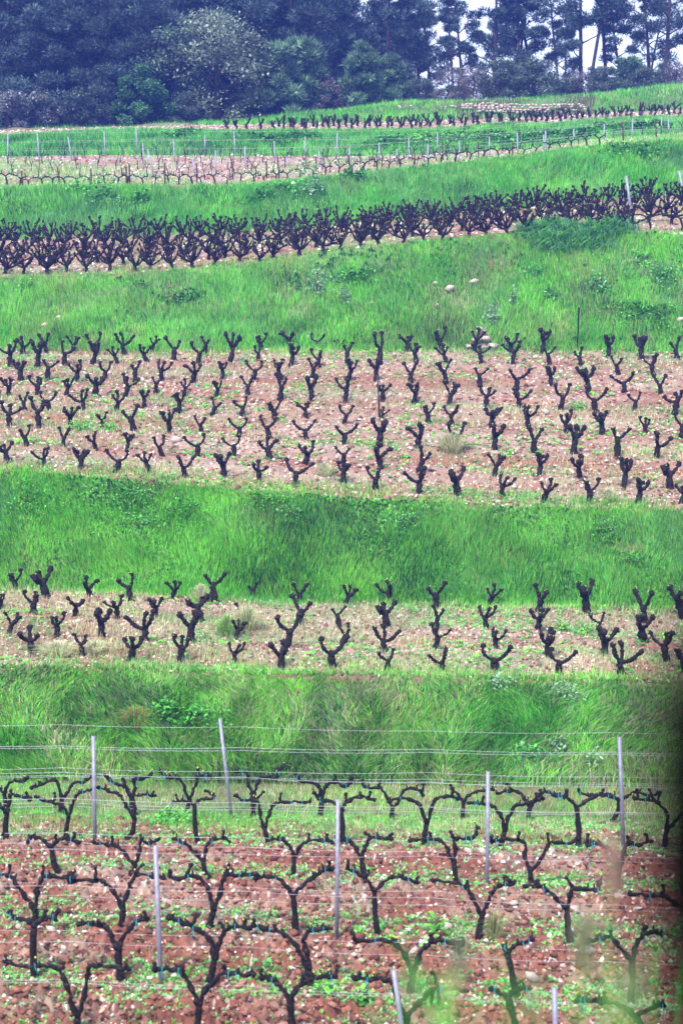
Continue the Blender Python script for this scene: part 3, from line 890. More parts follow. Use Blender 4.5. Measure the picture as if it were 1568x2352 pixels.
# ------------------------------------------------------------------ wired vines of the front terrace, traced arm by arm
TL = {'A': (0, 2600), 'B': (768, 2600), 'C': (1536, 2600), 'D': (0, 3000), 'E': (768, 3000), 'F': (1536, 3000)}
def tile(t, x, y):
    return S2(TL[t][0] + x / 1.96, TL[t][1] + y / 1.96)
def row_depth(k, px):            # k: knot index of the row
    a, _ = ray(px, 2000)
    return float(np.interp(np.clip(a, -.24, .24), AA, KD[k]))
ROWN = {8: 'back wired row', 7: 'second wired row', 6: 'third wired row', 5: 'fourth wired row', 4: 'fifth wired row', 3: 'nearest wired row'}
WV = [
 (8, 'A', [(42,370),(40,310),(38,260)], [[(38,260),(15,210),(-20,170)], [(38,260),(40,195),(80,145),(160,150),(190,120)]]),
 (8, 'A', [(408,370),(412,300),(415,270)], [[(415,270),(400,180),(370,135),(280,165),(215,185)], [(415,270),(460,210),(500,150),(570,150),(610,115)]]),
 (8, 'A', [(905,375),(885,300),(880,245)], [[(880,245),(840,180),(790,165),(740,140),(705,105)], [(885,245),(905,190),(895,130),(960,130),(1010,100)]]),
 (8, 'A', [(1250,365),(1262,310),(1270,270)], [[(1270,270),(1240,200),(1205,125),(1120,120),(1070,75)], [(1275,270),(1305,180),(1325,110),(1330,65)], [(1325,105),(1370,105),(1410,110)]]),
 (8, 'B', [(192,325),(192,270),(190,245)], [[(190,245),(160,160),(150,90),(75,78)], [(195,245),(220,160),(245,115),(340,120),(360,80),(395,42)]]),
 (8, 'B', [(635,400),(648,320),(650,240)], [[(650,235),(620,165),(510,140),(475,90)], [(655,235),(690,165),(740,150),(820,180),(855,130)], [(735,150),(740,105)]]),
 (8, 'B', [(1122,410),(1122,370),(1125,335)], [[(1125,335),(1100,270),(1050,190),(940,185),(925,140)], [(1125,335),(1170,270),(1210,200),(1290,200),(1330,235)], [(1325,220),(1332,165)], [(1035,180),(1040,150)]]),
 (8, 'C', [(88,410),(92,340),(95,280)], [[(95,280),(60,230),(20,200),(10,170)], [(95,280),(150,225),(230,205),(295,200)]]),
 (8, 'C', [(555,450),(530,390),(542,315)], [[(542,310),(490,240),(430,205),(325,225)], [(430,205),(385,160)], [(545,310),(580,260),(640,215),(700,230),(770,250)], [(780,250),(785,205)]]),
 (8, 'C', [(1088,410),(1130,345),(1135,280)], [[(1135,275),(1080,240),(950,235),(880,225),(868,200)], [(1138,285),(1190,245),(1250,215),(1340,240),(1400,220)], [(1020,235),(1030,200)]]),
 (7, 'A', [(42,520),(40,440),(48,360)], [[(48,360),(20,330),(-30,290)], [(50,350),(65,280),(75,230),(130,240),(205,265)], [(75,235),(75,205)], [(190,260),(178,220)]]),
 (7, 'A', [(438,540),(445,470),(460,390)], [[(460,385),(430,320),(360,285),(290,270),(240,245)], [(462,385),(485,310),(515,240),(565,215),(625,195)], [(365,275),(365,225)]]),
 (7, 'A', [(855,560),(890,480),(905,400)], [[(902,395),(850,310),(800,235),(720,205),(662,185)], [(905,395),(905,310),(900,245),(960,235),(1040,240)], [(895,250),(850,190),(825,130)], [(1020,240),(1030,215)]]),
 (7, 'A', [(1325,570),(1310,440),(1305,310)], [[(1305,300),(1240,275),(1165,282)], [(1305,300),(1350,265),(1440,250),(1380,208)], [(1195,270),(1180,235)]]),
 (7, 'B', [(292,560),(280,500),(268,460)], [[(265,460),(240,370),(220,275),(130,270),(70,240)], [(272,460),(300,350),(340,295),(450,280),(570,285)], [(375,275),(378,225)], [(220,260),(262,215)]]),
 (7, 'B', [(795,600),(790,450),(785,340)], [[(785,335),(740,290),(640,270),(600,220)], [(788,335),(820,280),(900,250),(1005,265)], [(815,275),(812,230)], [(930,250),(910,225)], [(960,255),(978,215)]]),
 (7, 'B', [(1335,600),(1340,500),(1355,430)], [[(1352,425),(1310,310),(1250,265),(1180,260),(1100,280)], [(1356,425),(1390,320),(1420,260),(1500,245),(1560,258)], [(1520,245),(1525,190)]]),
 (7, 'C', [(345,610),(355,540),(372,480)], [[(370,478),(350,380),(290,310),(220,295),(130,290)], [(374,478),(400,380),(450,310),(560,285),(630,262)], [(575,285),(580,225)], [(620,262),(612,205)], [(215,290),(232,250)]]),
 (7, 'C', [(868,560),(866,450),(855,330)], [[(855,320),(820,280),(780,250),(700,235)], [(858,320),(910,280),(980,245),(1050,240),(1130,262)], [(790,250),(785,210)], [(1030,240),(1030,205)]]),
 (7, 'C', [(1440,640),(1445,540),(1455,460)], [[(1455,460),(1460,370),(1400,290),(1330,265),(1240,260)], [(1458,470),(1530,390),(1590,320)], [(1260,260),(1255,200)], [(1370,280),(1340,200)], [(1395,285),(1410,220)]]),
 (6, 'A', [(395,790),(365,700),(345,590)], [[(345,590),(290,540),(220,515),(190,548)], [(345,590),(390,540),(450,530),(530,552)], [(380,530),(378,505)], [(500,530),(500,495)], [(60,520),(20,500)]]),
 (6, 'A', [(880,800),(900,760),(905,712)], [[(902,710),(850,640),(790,580),(730,570),(630,555)], [(906,710),(938,620),(945,545),(1010,560),(1068,530)], [(755,570),(752,515)], [(945,545),(945,505)]]),
 (6, 'A', [(1385,790),(1370,730),(1365,690)], [[(1362,690),(1310,620),(1240,565),(1165,532)], [(1366,690),(1380,600),(1405,555),(1450,530),(1515,525)], [(1500,520),(1500,480)], [(1515,525),(1540,550)]]),
 (6, 'B', [(440,860),(460,760),(468,655)], [[(465,650),(440,580),(390,540),(320,530)], [(470,650),(510,580),(570,540),(660,545),(722,555)], [(565,535),(565,500)], [(705,550),(685,500)]]),
 (6, 'B', [(965,870),(930,750),(920,660)], [[(918,655),(880,590),(830,545),(750,520)], [(922,655),(950,570),(975,520),(1050,525),(1120,530)], [(975,515),(940,490)], [(1105,520),(1120,495)]]),
 (6, 'C', [(42,800),(38,740),(30,690)], [[(28,690),(-10,610),(-60,545),(-150,530),(-265,540)], [(32,690),(45,600),(35,535),(100,525),(170,520),(190,455)], [(-120,525),(-130,490)], [(30,530),(10,480)]]),
 (6, 'C', [(552,850),(545,790),(542,750)], [[(538,745),(510,650),(498,555),(400,530),(285,550)], [(545,745),(600,680),(655,590),(685,550),(780,560),(865,530)], [(460,530),(470,490)], [(670,545),(660,495)], [(285,545),(285,510)]]),
 (6, 'C', [(1120,790),(1135,740),(1145,700)], [[(1148,700),(1165,620),(1200,560),(1270,570),(1345,545)], [(1140,700),(1080,610),(1000,565),(920,570)], [(920,560),(930,500)], [(1330,550),(1315,500)], [(1200,550),(1195,515)]]),
 (5, 'D', [(228,310),(240,260),(238,225)], [[(236,225),(170,130),(110,50),(60,-8),(-30,-8)], [(240,225),(248,110),(270,30),(300,-8),(400,8),(490,5)], [(62,-10),(68,-75)], [(290,-10),(290,-70)], [(425,5),(500,-35)]]),
 (5, 'D', [(815,330),(820,280),(828,220)], [[(824,220),(770,110),(700,40),(620,20),(470,35)], [(830,220),(850,110),(890,20),(940,-15),(1100,10)], [(640,20),(640,-60)], [(900,-20),(955,-80)]]),
 (5, 'D', [(1395,330),(1420,270),(1432,225)], [[(1428,225),(1410,130),(1370,40),(1290,-5),(1160,15),(1140,-40)], [(1436,225),(1475,120),(1490,30),(1530,-15),(1620,-5),(1720,-20)], [(1250,-5),(1280,-80)], [(1510,-10),(1535,-85)]]),
 (5, 'E', [(475,370),(470,230),(460,130)], [[(455,125),(420,70),(350,10),(205,8)], [(465,125),(520,60),(590,10),(650,-35),(725,-55)], [(705,-40),(700,-100)]]),
 (5, 'E', [(1025,390),(1010,250),(1005,105)], [[(1000,98),(950,20),(880,-30),(825,-60)], [(1008,98),(1060,40),(1130,0),(1210,10),(1290,40)], [(830,-60),(830,-110)], [(950,10),(965,-40)], [(1280,35),(1300,0)]]),
 (5, 'F', [(195,430),(205,340),(220,255)], [[(215,255),(170,160),(120,80),(60,45),(-110,22)], [(225,255),(260,170),(290,100),(350,60),(430,45)], [(420,40),(370,0)]]),
 (5, 'F', [(805,450),(795,330),(788,215)], [[(783,210),(720,150),(650,90),(590,65),(510,65)], [(792,210),(810,130),(840,80),(940,90),(1000,85),(1005,35)], [(835,80),(785,5)], [(600,65),(590,30)]]),
 (5, 'F', [(1650,400),(1640,300),(1620,240)], [[(1615,240),(1520,180),(1450,135),(1370,125),(1210,115)], [(1430,130),(1430,60)]]),
 (4, 'D', [(228,680),(225,500),(230,335)], [[(226,330),(190,295),(110,280),(65,235)], [(235,330),(280,290),(350,270),(390,230)], [(290,280),(310,225)], [(375,260),(378,290)]]),
 (4, 'D', [(815,715),(800,600),(795,490)], [[(790,485),(750,400),(710,340),(620,320),(525,312)], [(798,485),(830,400),(880,335),(930,290),(985,280)], [(980,280),(965,235)], [(680,330),(660,295)]]),
 (4, 'D', [(1395,760),(1420,650),(1440,550)], [[(1435,548),(1420,450),(1380,390),(1300,340),(1200,300),(1130,270)], [(1444,548),(1475,440),(1520,350),(1600,335),(1670,345)], [(1285,320),(1330,255)], [(1500,330),(1475,310)], [(1640,340),(1640,285)]]),
 (4, 'E', [(580,750),(572,680),(560,620)], [[(555,620),(510,520),(440,410),(350,370),(240,340),(190,325)], [(565,620),(550,500),(530,420),(570,370),(640,350),(705,345)], [(205,335),(195,290)], [(340,365),(338,325)]]),
 (4, 'E', [(1240,760),(1255,700),(1258,645)], [[(1252,640),(1220,540),(1160,460),(1080,430),(880,425)], [(1265,640),(1305,530),(1370,450),(1450,430),(1590,450)], [(870,420),(858,375)], [(1385,445),(1388,385)], [(1570,450),(1575,510)]]),
 (4, 'F', [(445,800),(420,650),(398,545)], [[(396,545),(400,500),(425,465),(490,440),(555,420)], [(400,540),(375,500),(365,465)]]),
 (4, 'F', [(1212,860),(1225,700),(1222,560)], [[(1218,555),(1150,480),(1090,410),(1010,415),(920,435),(888,375)], [(1226,555),(1250,460),(1290,395),(1310,340)], [(1090,410),(1080,370)], [(1300,380),(1350,375),(1420,385)]]),
 (3, 'D', [(520,1120),(520,1020),(522,945)], [[(516,940),(470,800),(430,680),(380,610),(290,598),(150,600),(40,570)], [(528,940),(560,800),(585,670),(605,600),(700,600),(860,615)], [(60,590),(40,530)], [(420,620),(425,580)]]),
 (3, 'D', [(1315,1120),(1325,980),(1335,860)], [[(1330,855),(1290,750),(1240,660),(1170,620),(1040,625)], [(1340,855),(1380,760),(1440,700),(1500,650),(1600,650),(1700,655)], [(1045,620),(1035,580)], [(1515,640),(1505,600)], [(1235,640),(1225,605)]]),
 (3, 'E', [(460,1120),(450,950),(440,840)], [[(435,835),(390,750),(320,695),(245,682)], [(446,835),(480,750),(550,700),(640,675),(740,670)], [(250,680),(250,625)], [(735,665),(755,600)], [(520,700),(530,660)]]),
 (3, 'E', [(1185,1130),(1210,1020),(1225,930)], [[(1205,960),(1165,840),(1125,715),(1050,685),(960,690),(870,685)], [(1228,930),(1300,850),(1385,760),(1480,750),(1620,765)], [(1435,745),(1390,640)], [(900,680),(905,650)], [(1400,770),(1385,840)], [(1430,770),(1435,850)]]),
 (3, 'F', [(480,1130),(440,980),(395,815)], [[(392,810),(345,785),(285,750)], [(398,808),(440,765),(540,745)]]),
 (3, 'F', [(1330,1130),(1290,1020),(1245,935)], [[(1242,930),(1170,870),(1050,845),(920,830),(850,835)], [(1248,932),(1330,890),(1430,860)], [(1060,845),(1040,780)]]),
]
rn = random.Random(91)
counts = {}
for k, t, trunk, arms in sorted(WV, key=lambda w: (-w[0], tile(w[1], *w[2][0])[0])):
    counts[k] = counts.get(k, 0) + 1
    def W(q, jit=0.0):
        px, py = tile(t, *q)
        D = row_depth(k, px) + jit
        a, b = ray(px, py)
        return np.array([a * D, D, b * D])
    base = W(trunk[0])
    gz = h1(base[0], base[1])
    base[2] = gz
    root = empty('wired_vine', base)
    root_inv = base
    tp = [W(q) - root_inv for q in trunk]
    tp[0] = np.array([0, 0, 0.0])
    tp.insert(0, np.array([rn.uniform(-.02, .02), 0, -.15]))
    if tp[-1][2] < .1: tp[-1][2] = .1
    mb = MB()
    R0 = rn.uniform(.038, .047)
    tube(mb, catmull(tp, 4), lambda q: R0 * (1.3 - .35 * q + .1 * math.sin(q * 19 + k)), 8, rn, .17)
    lump(mb, tp[-1], R0 * 1.05, rn, rough=.25)
    lump(mb, tp[1] + np.array([.01, 0, .02]), R0 * 1.4, rn, rough=.3)
    obj('trunk', mb.mesh('wired_trunk', True), M_BARK, root)
    bud = MB()
    for ai, arm in enumerate(arms):
        j0 = rn.uniform(-.05, .05)
        pts = [W(q, j0 * min(i, 2) / 2) - root_inv for i, q in enumerate(arm)]
        mb = MB()
        short = len(arm) <= 2
        r0 = R0 * (.62 if short else .80)
        cp = catmull(pts, 5 if not short else 3)
        cp = [p + np.array([rn.uniform(-1, 1), rn.uniform(-1, 1), rn.uniform(-1, 1)]) * .013 for p in cp]
        cp[0] = pts[0]
        tube(mb, cp, lambda q: r0 * (1 - .3 * q + .2 * math.sin(q * 27 + ai * 2)), 7, rn, .32)
        lump(mb, pts[-1], r0 * 1.15, rn, (1.1, 1, 1), .35)
        if not short:
            for q in range(len(cp)):
                u = q / len(cp)
                if u > .45 and rn.random() < .33:
                    d = np.array([rn.uniform(-.5, .5), rn.uniform(-.4, .4), 1.0]); d /= np.linalg.norm(d)
                    e = cp[q] + d * rn.uniform(.045, .11)
                    lump(mb, cp[q] + d * .015, r0 * .95, rn, rough=.3)
                    tube(mb, [cp[q], (cp[q] + e) / 2 + np.array([.006, 0, 0]), e], [r0 * .6, r0 * .45, r0 * .28], 5, rn, .2)
                    if rn.random() < .5:
                        lump(bud, e + d * .01, .012, rn, (1, 1, 1.4))
        ao = kid(root, obj('arm', mb.mesh('wired_arm', True), M_BARK, root))
        if not short and rn.random() < .9:
            for _ in range(rn.choice([1, 1, 2])):
                q = cp[int(len(cp) * rn.uniform(.6, .93))]
                tm = MB()
                rr = r0 * 1.15
                ring = [q + np.array([rn.uniform(-.003, .003), math.cos(w) * rr, math.sin(w) * rr]) for w in np.linspace(0, 2 * PI, 9)]
                tube(tm, ring, lambda u: .006, 4)
                e = q + np.array([rn.uniform(-.03, .03), -rr, -rn.uniform(.05, .13)])
                tube(tm, [q + np.array([0, -rr, 0]), (q + e) / 2 + np.array([.012, -rr, 0]), e], lambda u: .0055, 4)
                obj('tie', tm.mesh('tie'), M_TIE, ao)
    if bud.v:
        tag(obj('buds', bud.mesh('wired_buds'), M_BUD, root), kind='stuff')
    n = counts[k]
    tag(root, 'black gnarled %s vine tied along wires, %s from left in %s' % ('three-armed' if len(arms) > 3 else 'two-armed', nth(n), ROWN[k]), 'vine', 'wired vines of the front terrace')

# ------------------------------------------------------------------ posts and wires
def post_mesh(H, w=.045, kind='c'):
    mb = MB()
    hw, th = w / 2, .006
    for (x0, x1, y0, y1) in [(-hw, hw, -hw, -hw + th), (-hw, -hw + th, -hw + th + .001, hw), (hw - th, hw, -hw + th + .001, hw)]:
        v = [(x, y, z) for z in (-.4, H) for x, y in ((x0, y0), (x1, y0), (x1, y1), (x0, y1))]
        mb.add(v, [(0, 1, 5), (0, 5, 4), (1, 2, 6), (1, 6, 5), (2, 3, 7), (2, 7, 6), (3, 0, 4), (3, 4, 7), (4, 5, 6), (4, 6, 7), (3, 2, 1), (3, 1, 0)])
    z = .25
    while z < H - .05:                                     # hooks that hold the wires
        for sx in (-1, 1):
            v = OCT_V * np.array([.008, .012, .014]) + np.array([sx * (hw + .004), 0, z])
            mb.add(v, OCT_F)
        z += .2
    return mb.mesh('post')

def post(top, foot, D, label, group, m=M_STEEL, w=.045, ground=True, cat='post', name='steel_post'):
    """top, foot: sight points in the 1568 frame; the post stands at distance D"""
    a, b = ray(*top); a2, b2 = ray(*foot)
    T = np.array([a * D, D, b * D]); B = np.array([a2 * D, D, b2 * D])
    if ground:
        gz = h1(B[0], D)
        if B[2] > gz:
            k = (T[2] - gz) / (T[2] - B[2])
            B = T + (B - T) * k
        B[2] = min(B[2], gz)
    d = T - B
    H = float(np.linalg.norm(d))
    o = obj(name, post_mesh(H, w), m)
    o.matrix_basis = Matrix.Translation(Vector(B)) @ Vector((0, 0, 1)).rotation_difference(Vector(d)).to_matrix().to_4x4()
    tag(o, label, cat, group)
    return o
PGp = 'steel posts of the wired rows'
post((215, 1690), (218.5, 1928), 28.5, 'grey steel post standing left in the second wired row', PGp, w=.06)
post((1421, 1692), (1430, 1945), 28.4, 'grey steel post near the dark right edge, second wired row', PGp, w=.06)
post((505, 1650), (528, 1848), 30.95, 'leaning grey steel post with rust streak in the back wired row', PGp, w=.055)
post((1120, 1771), (1118, 2052), 25.65, 'straight grey steel post in the third wired row', PGp, w=.055)
post((776, 1835), (773, 2142), 23.45, 'straight grey steel post at picture centre in the fourth wired row', PGp, w=.055)
post((357, 1941), (371, 2278), 21.75, 'brownish grey leaning post in the fifth wired row', PGp, w=.055)
post((903, 2226), (928, 2400), 19.45, 'pale leaning post at the bottom among blurred grass', PGp, w=.055)
post((1272, 2266), (1276, 2420), 19.3, 'short grey post at the bottom right in the nearest wired row', PGp, w=.06)

def wire(name, pts, label, group, rad=.0042, sag=.03):
    mb = MB()
    out = []
    for i in range(len(pts) - 1):
        a, b = np.array(pts[i]), np.array(pts[i + 1])
        for q in np.linspace(0, 1, 7)[:-1]:
            out.append(a + (b - a) * q + np.array([0, 0, -sag * 4 * q * (1 - q)]))
    out.append(np.array(pts[-1]))
    tube(mb, out, lambda t: rad, 4)
    o = obj(name, mb.mesh('wire', True), M_WIRE)
    tag(o, label, 'wire', group)
hts = {8: [1.68, 1.27, .74, .70], 7: [1.68, 1.27, .66, .60], 6: [1.62, 1.22, .68, .52], 5: [1.2, .70, .52], 4: [1.3, .70, .55], 3: [.74, .70]}
wn_ = ['topmost wire', 'upper middle wire', 'arm-height wire', 'lowest wire']
rn = random.Random(17)
for k, hs in hts.items():
    for i, hh in enumerate(hs):
        pts = []
        for px in (-260, 150, 560, 980, 1400, 1830):
            D = row_depth(k, px) + .03
            a, _ = ray(px, 2000)
            z = float(base_height(a * D, D)[0][0]) + hh + rn.uniform(-.02, .02)
            pts.append((a * D, D, z))
        nm = wn_[i] if len(hs) == 4 else (['upper wire', 'arm-height wire', 'lowest wire'][i] if len(hs) == 3 else ['upper of two close wires', 'lower of two close wires'][i])
        wire('trellis_wire', pts, 'thin bright steel %s of the %s' % (nm, ROWN[k]), 'trellis wires of the front terrace', .0036 if k > 5 else .0026)

# upper terrace of young wired vines
ZL = 1568 / 1168.0
def z1(x, y): return S2(x / ZL, y / ZL)
def z2(x, y): return S2(1168 + x / ZL, y / ZL)
light = [(z1, 38, 615, 38, 755), (z1, 172, 605, 184, 760), (z1, 313, 628, 332, 740), (z1, 480, 605, 483, 725), (z1, 626, 590, 630, 705), (z1, 657, 658, 662, 780), (z1, 680, 688, 708, 815), (z1, 796, 640, 805, 750),
 (z1, 885, 725, 895, 800), (z1, 941, 618, 943, 712), (z1, 990, 690, 992, 800), (z1, 1075, 605, 1082, 715), (z1, 1125, 672, 1128, 780), (z1, 1260, 648, 1262, 750), (z1, 1315, 710, 1320, 765), (z1, 1400, 628, 1402, 722), (z1, 1465, 692, 1466, 780), (z1, 1550, 610, 1540, 740),
 (z2, 37, 675, 37, 770), (z2, 172, 655, 173, 740), (z2, 253, 685, 255, 760), (z2, 308, 632, 309, 735), (z2, 397, 660, 397, 745), (z2, 440, 610, 440, 712), (z2, 540, 645, 542, 740), (z2, 678, 628, 680, 725), (z2, 806, 610, 808, 715),
 (z2, 927, 620, 928, 690), (z2, 936, 600, 938, 700), (z2, 1065, 592, 1068, 670), (z2, 1205, 570, 1205, 655), (z2, 1335, 545, 1335, 640), (z2, 1468, 538, 1468, 620), (z2, 1500, 545, 1500, 615)]
dark = [(z1, 100, 785, 105, 860), (z1, 272, 785, 272, 838), (z1, 418, 775, 422, 870), (z1, 580, 765, 582, 850), (z1, 594, 750, 597, 855), (z1, 757, 748, 758, 850), (z1, 903, 750, 906, 845), (z1, 1067, 745, 1070, 830), (z1, 1223, 740, 1226, 820), (z1, 1274, 715, 1282, 825), (z1, 1450, 718, 1452, 800),
 (z2, 34, 712, 35, 795), (z2, 186, 705, 187, 775), (z2, 335, 700, 337, 760), (z2, 463, 658, 465, 745), (z2, 627, 650, 627, 735), (z2, 784, 655, 784, 720), (z2, 1087, 640, 1087, 670), (z2, 1288, 560, 1293, 655), (z2, 1441, 560, 1445, 645)]
for nm, lst, m, w in (('pale', light, M_STEEL, .06), ('dark', dark, M_RUST, .07)):
    lst = sorted(lst, key=lambda q: q[0](q[1], q[2])[0])
    for i, (fz, tx, ty, bx, by) in enumerate(lst):
        T, B = fz(tx, ty), fz(bx, by)
        g = hit(B[0], B[1], near=78.6)
        D = min(g[1], 97)
        look = 'leaning' if abs(T[0] - B[0]) > 5 else 'upright'
        post(T, B, D, '%s %s post of young vine rows, %s %s one from left' % (look, nm, nth(i + 1), nm), '%s posts on the upper terrace' % nm, m, w, name='vine_post')
rn = random.Random(71)
for row, (t, hs) in enumerate([(.95, (1.3, .9, .5)), (.6, (1.3, .9, .5)), (.25, (1.1, .6)), (.04, (.55,))]):
    for i, hh in enumerate(hs):
        pts = []
        for a in np.linspace(-.215, .215, 9):
            kd, _ = knots(np.array([a])); D = float(kd[16, 0] * (1 - t) + kd[17, 0] * t)
            pts.append((a * D, D, float(base_height(a * D, D)[0][0]) + hh + rn.uniform(-.03, .03)))
        wire('trellis_wire', pts, 'faint %s wire of %s of young vines' % (['upper', 'middle', 'lower'][i], ['back row', 'third row', 'second row', 'front row'][row]), 'trellis wires of the upper terrace', .0035, .02)

def young(seed, dark=False):
    rn = random.Random(seed)
    mb = MB()
    p = [(0, 0, -.1), (rn.uniform(-.04, .04), 0, .2), (rn.uniform(-.08, .08), 0, .45)]
    tube(mb, catmull(p, 2), lambda t: (.05 if dark else .028), 5, rn, .2)
    for s in (-1, 1):
        if not dark and rn.random() < .3: continue
        q = [p[2], (p[2][0] + s * .2, rn.uniform(-.1, .1), .58), (p[2][0] + s * rn.uniform(.3, .55), 0, rn.uniform(.5, .7))]
        if not dark: q = [p[2], (p[2][0] + s * .08, 0, .62), (p[2][0] + s * rn.uniform(.05, .3), 0, rn.uniform(.75, .95))]
        tube(mb, catmull(q, 2), lambda t: (.035 if dark else .018), 5, rn, .2)
        if dark:
            for _ in range(2):
                e = np.array(q[rn.randrange(1, 3)]); tube(mb, [e, e + np.array([rn.uniform(-.05, .05), 0, .16])], [.025, .014], 4)
    return mb.mesh('young_vine')
YM = [young(k) for k in range(6)]; YD = [young(20 + k, True) for k in range(6)]
for m in YM + YD: m.materials.append(M_BARK)
rows_y = [(.93, .0095), (.72, .0105), (.52, .011), (.34, .0115), (.2, .012)]
wy = ['back row', 'fourth row', 'third row', 'second row', 'front row']
for ri, (t, st) in enumerate(rows_y):
    a, n = -.197, 0
    while a < (.19 if ri == 0 else .06 + .0 * ri):
        a += st * rn.uniform(.8, 1.25)
        kd, _ = knots(np.array([a])); D = float(kd[16, 0] * (1 - t) + kd[17, 0] * t) + rn.uniform(-.2, .2)
        if a < -.11 and t < .3: continue
        n += 1
        o = obj('young_vine', rn.choice(YM), None, loc=(a * D, D, h1(a * D, D)))
        o.rotation_euler = (0, rn.uniform(-.1, .1), rn.choice([0, PI]) + rn.uniform(-.4, .4)); s = rn.uniform(.65, .95); o.scale = (s, s, s)
        tag(o, 'thin bare young vine, %s from left in %s of upper wired terrace' % (nth(n), wy[ri]), 'vine', 'young vines on the upper terrace')
n = 0
a = -.197
while a < .14:
    a += rn.uniform(.0055, .0085); n += 1
    kd, _ = knots(np.array([a])); t = .03; D = float(kd[16, 0] * (1 - t) + kd[17, 0] * t) + rn.uniform(0, 1.2)
    o = obj('low_wired_vine', rn.choice(YD), None, loc=(a * D, D, h1(a * D, D)))
    o.rotation_euler = (0, rn.uniform(-.1, .1), rn.choice([0, PI]) + rn.uniform(-.3, .3)); s = rn.uniform(.6, .9); o.scale = (s, s, s)
    tag(o, 'low dark wired vine edging the upper terrace, %s from left' % nth(n), 'vine', 'low wired vines along the upper terrace edge')

# posts and wired vine at the right end of the dense terrace
g = hit(1450, 500)
post((1437, 404), (1450, 500), g[1], 'pale leaning post at the right end of the dense vines', None, w=.09, name='vine_post')
post((1558, 392), (1573, 470), g[1] + 3, 'pale leaning post cut by the right edge above the dense vines', None, w=.09, name='vine_post')
for (x0, y0, tx, lab) in ((1412, 260, -80, 'small wired vine beside pale leaning post near the right edge'), (1558, 260, -70, 'small wired vine cut off by the right edge, above tall grass')):
    fx, fy = S2(1168 + x0 / ZL, 600 + y0 / ZL)
    g = hit(fx, fy)
    root = empty('wired_vine', g)
    mb = MB(); tube(mb, catmull([(0, 0, -.1), (.04, 0, .2), (-.05, 0, .5)], 4), lambda t: .04, 6, rn, .2); obj('trunk', mb.mesh('t', True), M_BARK, root)
    for s in (-1, 1):
        mb = MB(); tube(mb, catmull([(-.05, 0, .5), (s * .35, 0, .62), (s * .75, 0, .6)], 4), lambda t: .03, 6, rn, .25); obj('arm', mb.mesh('a', True), M_BARK, root)
    bm_ = MB()
    for _ in range(7): lump(bm_, (rn.uniform(-.6, .6), 0, .68), .025, rn)
    tag(obj('buds', bm_.mesh('b'), M_BUD, root), kind='stuff')
    tag(root, lab, 'vine')
wire('trellis_wire', [(hit(1440, 470)[0], hit(1440, 470)[1], hit(1440, 500)[2] + .75), (18, hit(1440, 470)[1], hit(1440, 500)[2] + .8)], 'short wire from pale leaning post to the right edge', None, .006)

# thin stakes
g = hit(*S2(1168 + 1080 / Z5, 1100 + 140 / Z5))
mb = MB(); tube(mb, [(0, 0, -.2), (.02, 0, .6), (.04, 0, 1.5)], [.028, .026, .022], 6, rn, .2)
tag(obj('wooden_stake', mb.mesh('stake'), M_WOOD, loc=g), 'thin dark wooden stake at the back of middle terrace', 'stake')
g = hit(*S2(1168 + 175 / Z5, 1100 + 440 / Z5))
mb = MB(); tube(mb, [(0, 0, -.2), (-.03, 0, .6), (-.08, 0, 1.3)], [.03, .028, .024], 6, rn, .2)
tag(obj('wooden_stake', mb.mesh('stake'), M_TRUNK, loc=g), 'grey stake leaning on a bush vine in the middle terrace', 'stake')

# ------------------------------------------------------------------ stones
rn = random.Random(5)
def stone_mesh(rn, r, sq=(1, .8, .7)):
    mb = MB(); lump(mb, (0, 0, 0), r, rn, sq, .34); return mb.mesh('stone')
SM = [stone_mesh(rn, 1, (rn.uniform(.9, 1.2), .8, rn.uniform(.55, .85))) for _ in range(9)]
for m in SM: m.materials.append(M_STONE)
def stone(px, py, r, label, near=None, group=None):
    g = hit(px, py, near)
    if g[1] > 55: r *= .72
    o = obj('stone', rn.choice(SM), None, loc=(g[0], g[1] - r * .3, g[2] + r * .3))
    o.scale = (r, r, r); o.rotation_euler = (rn.uniform(-.3, .3), rn.uniform(-.3, .3), rn.uniform(0, 6.3))
    tag(o, label, 'stone', group)
    return o
def e5(x, y): return S2(x / Z5, 2850 + y / Z5)
def e6(x, y): return S2(1168 + x / Z5, 2850 + y / Z5)
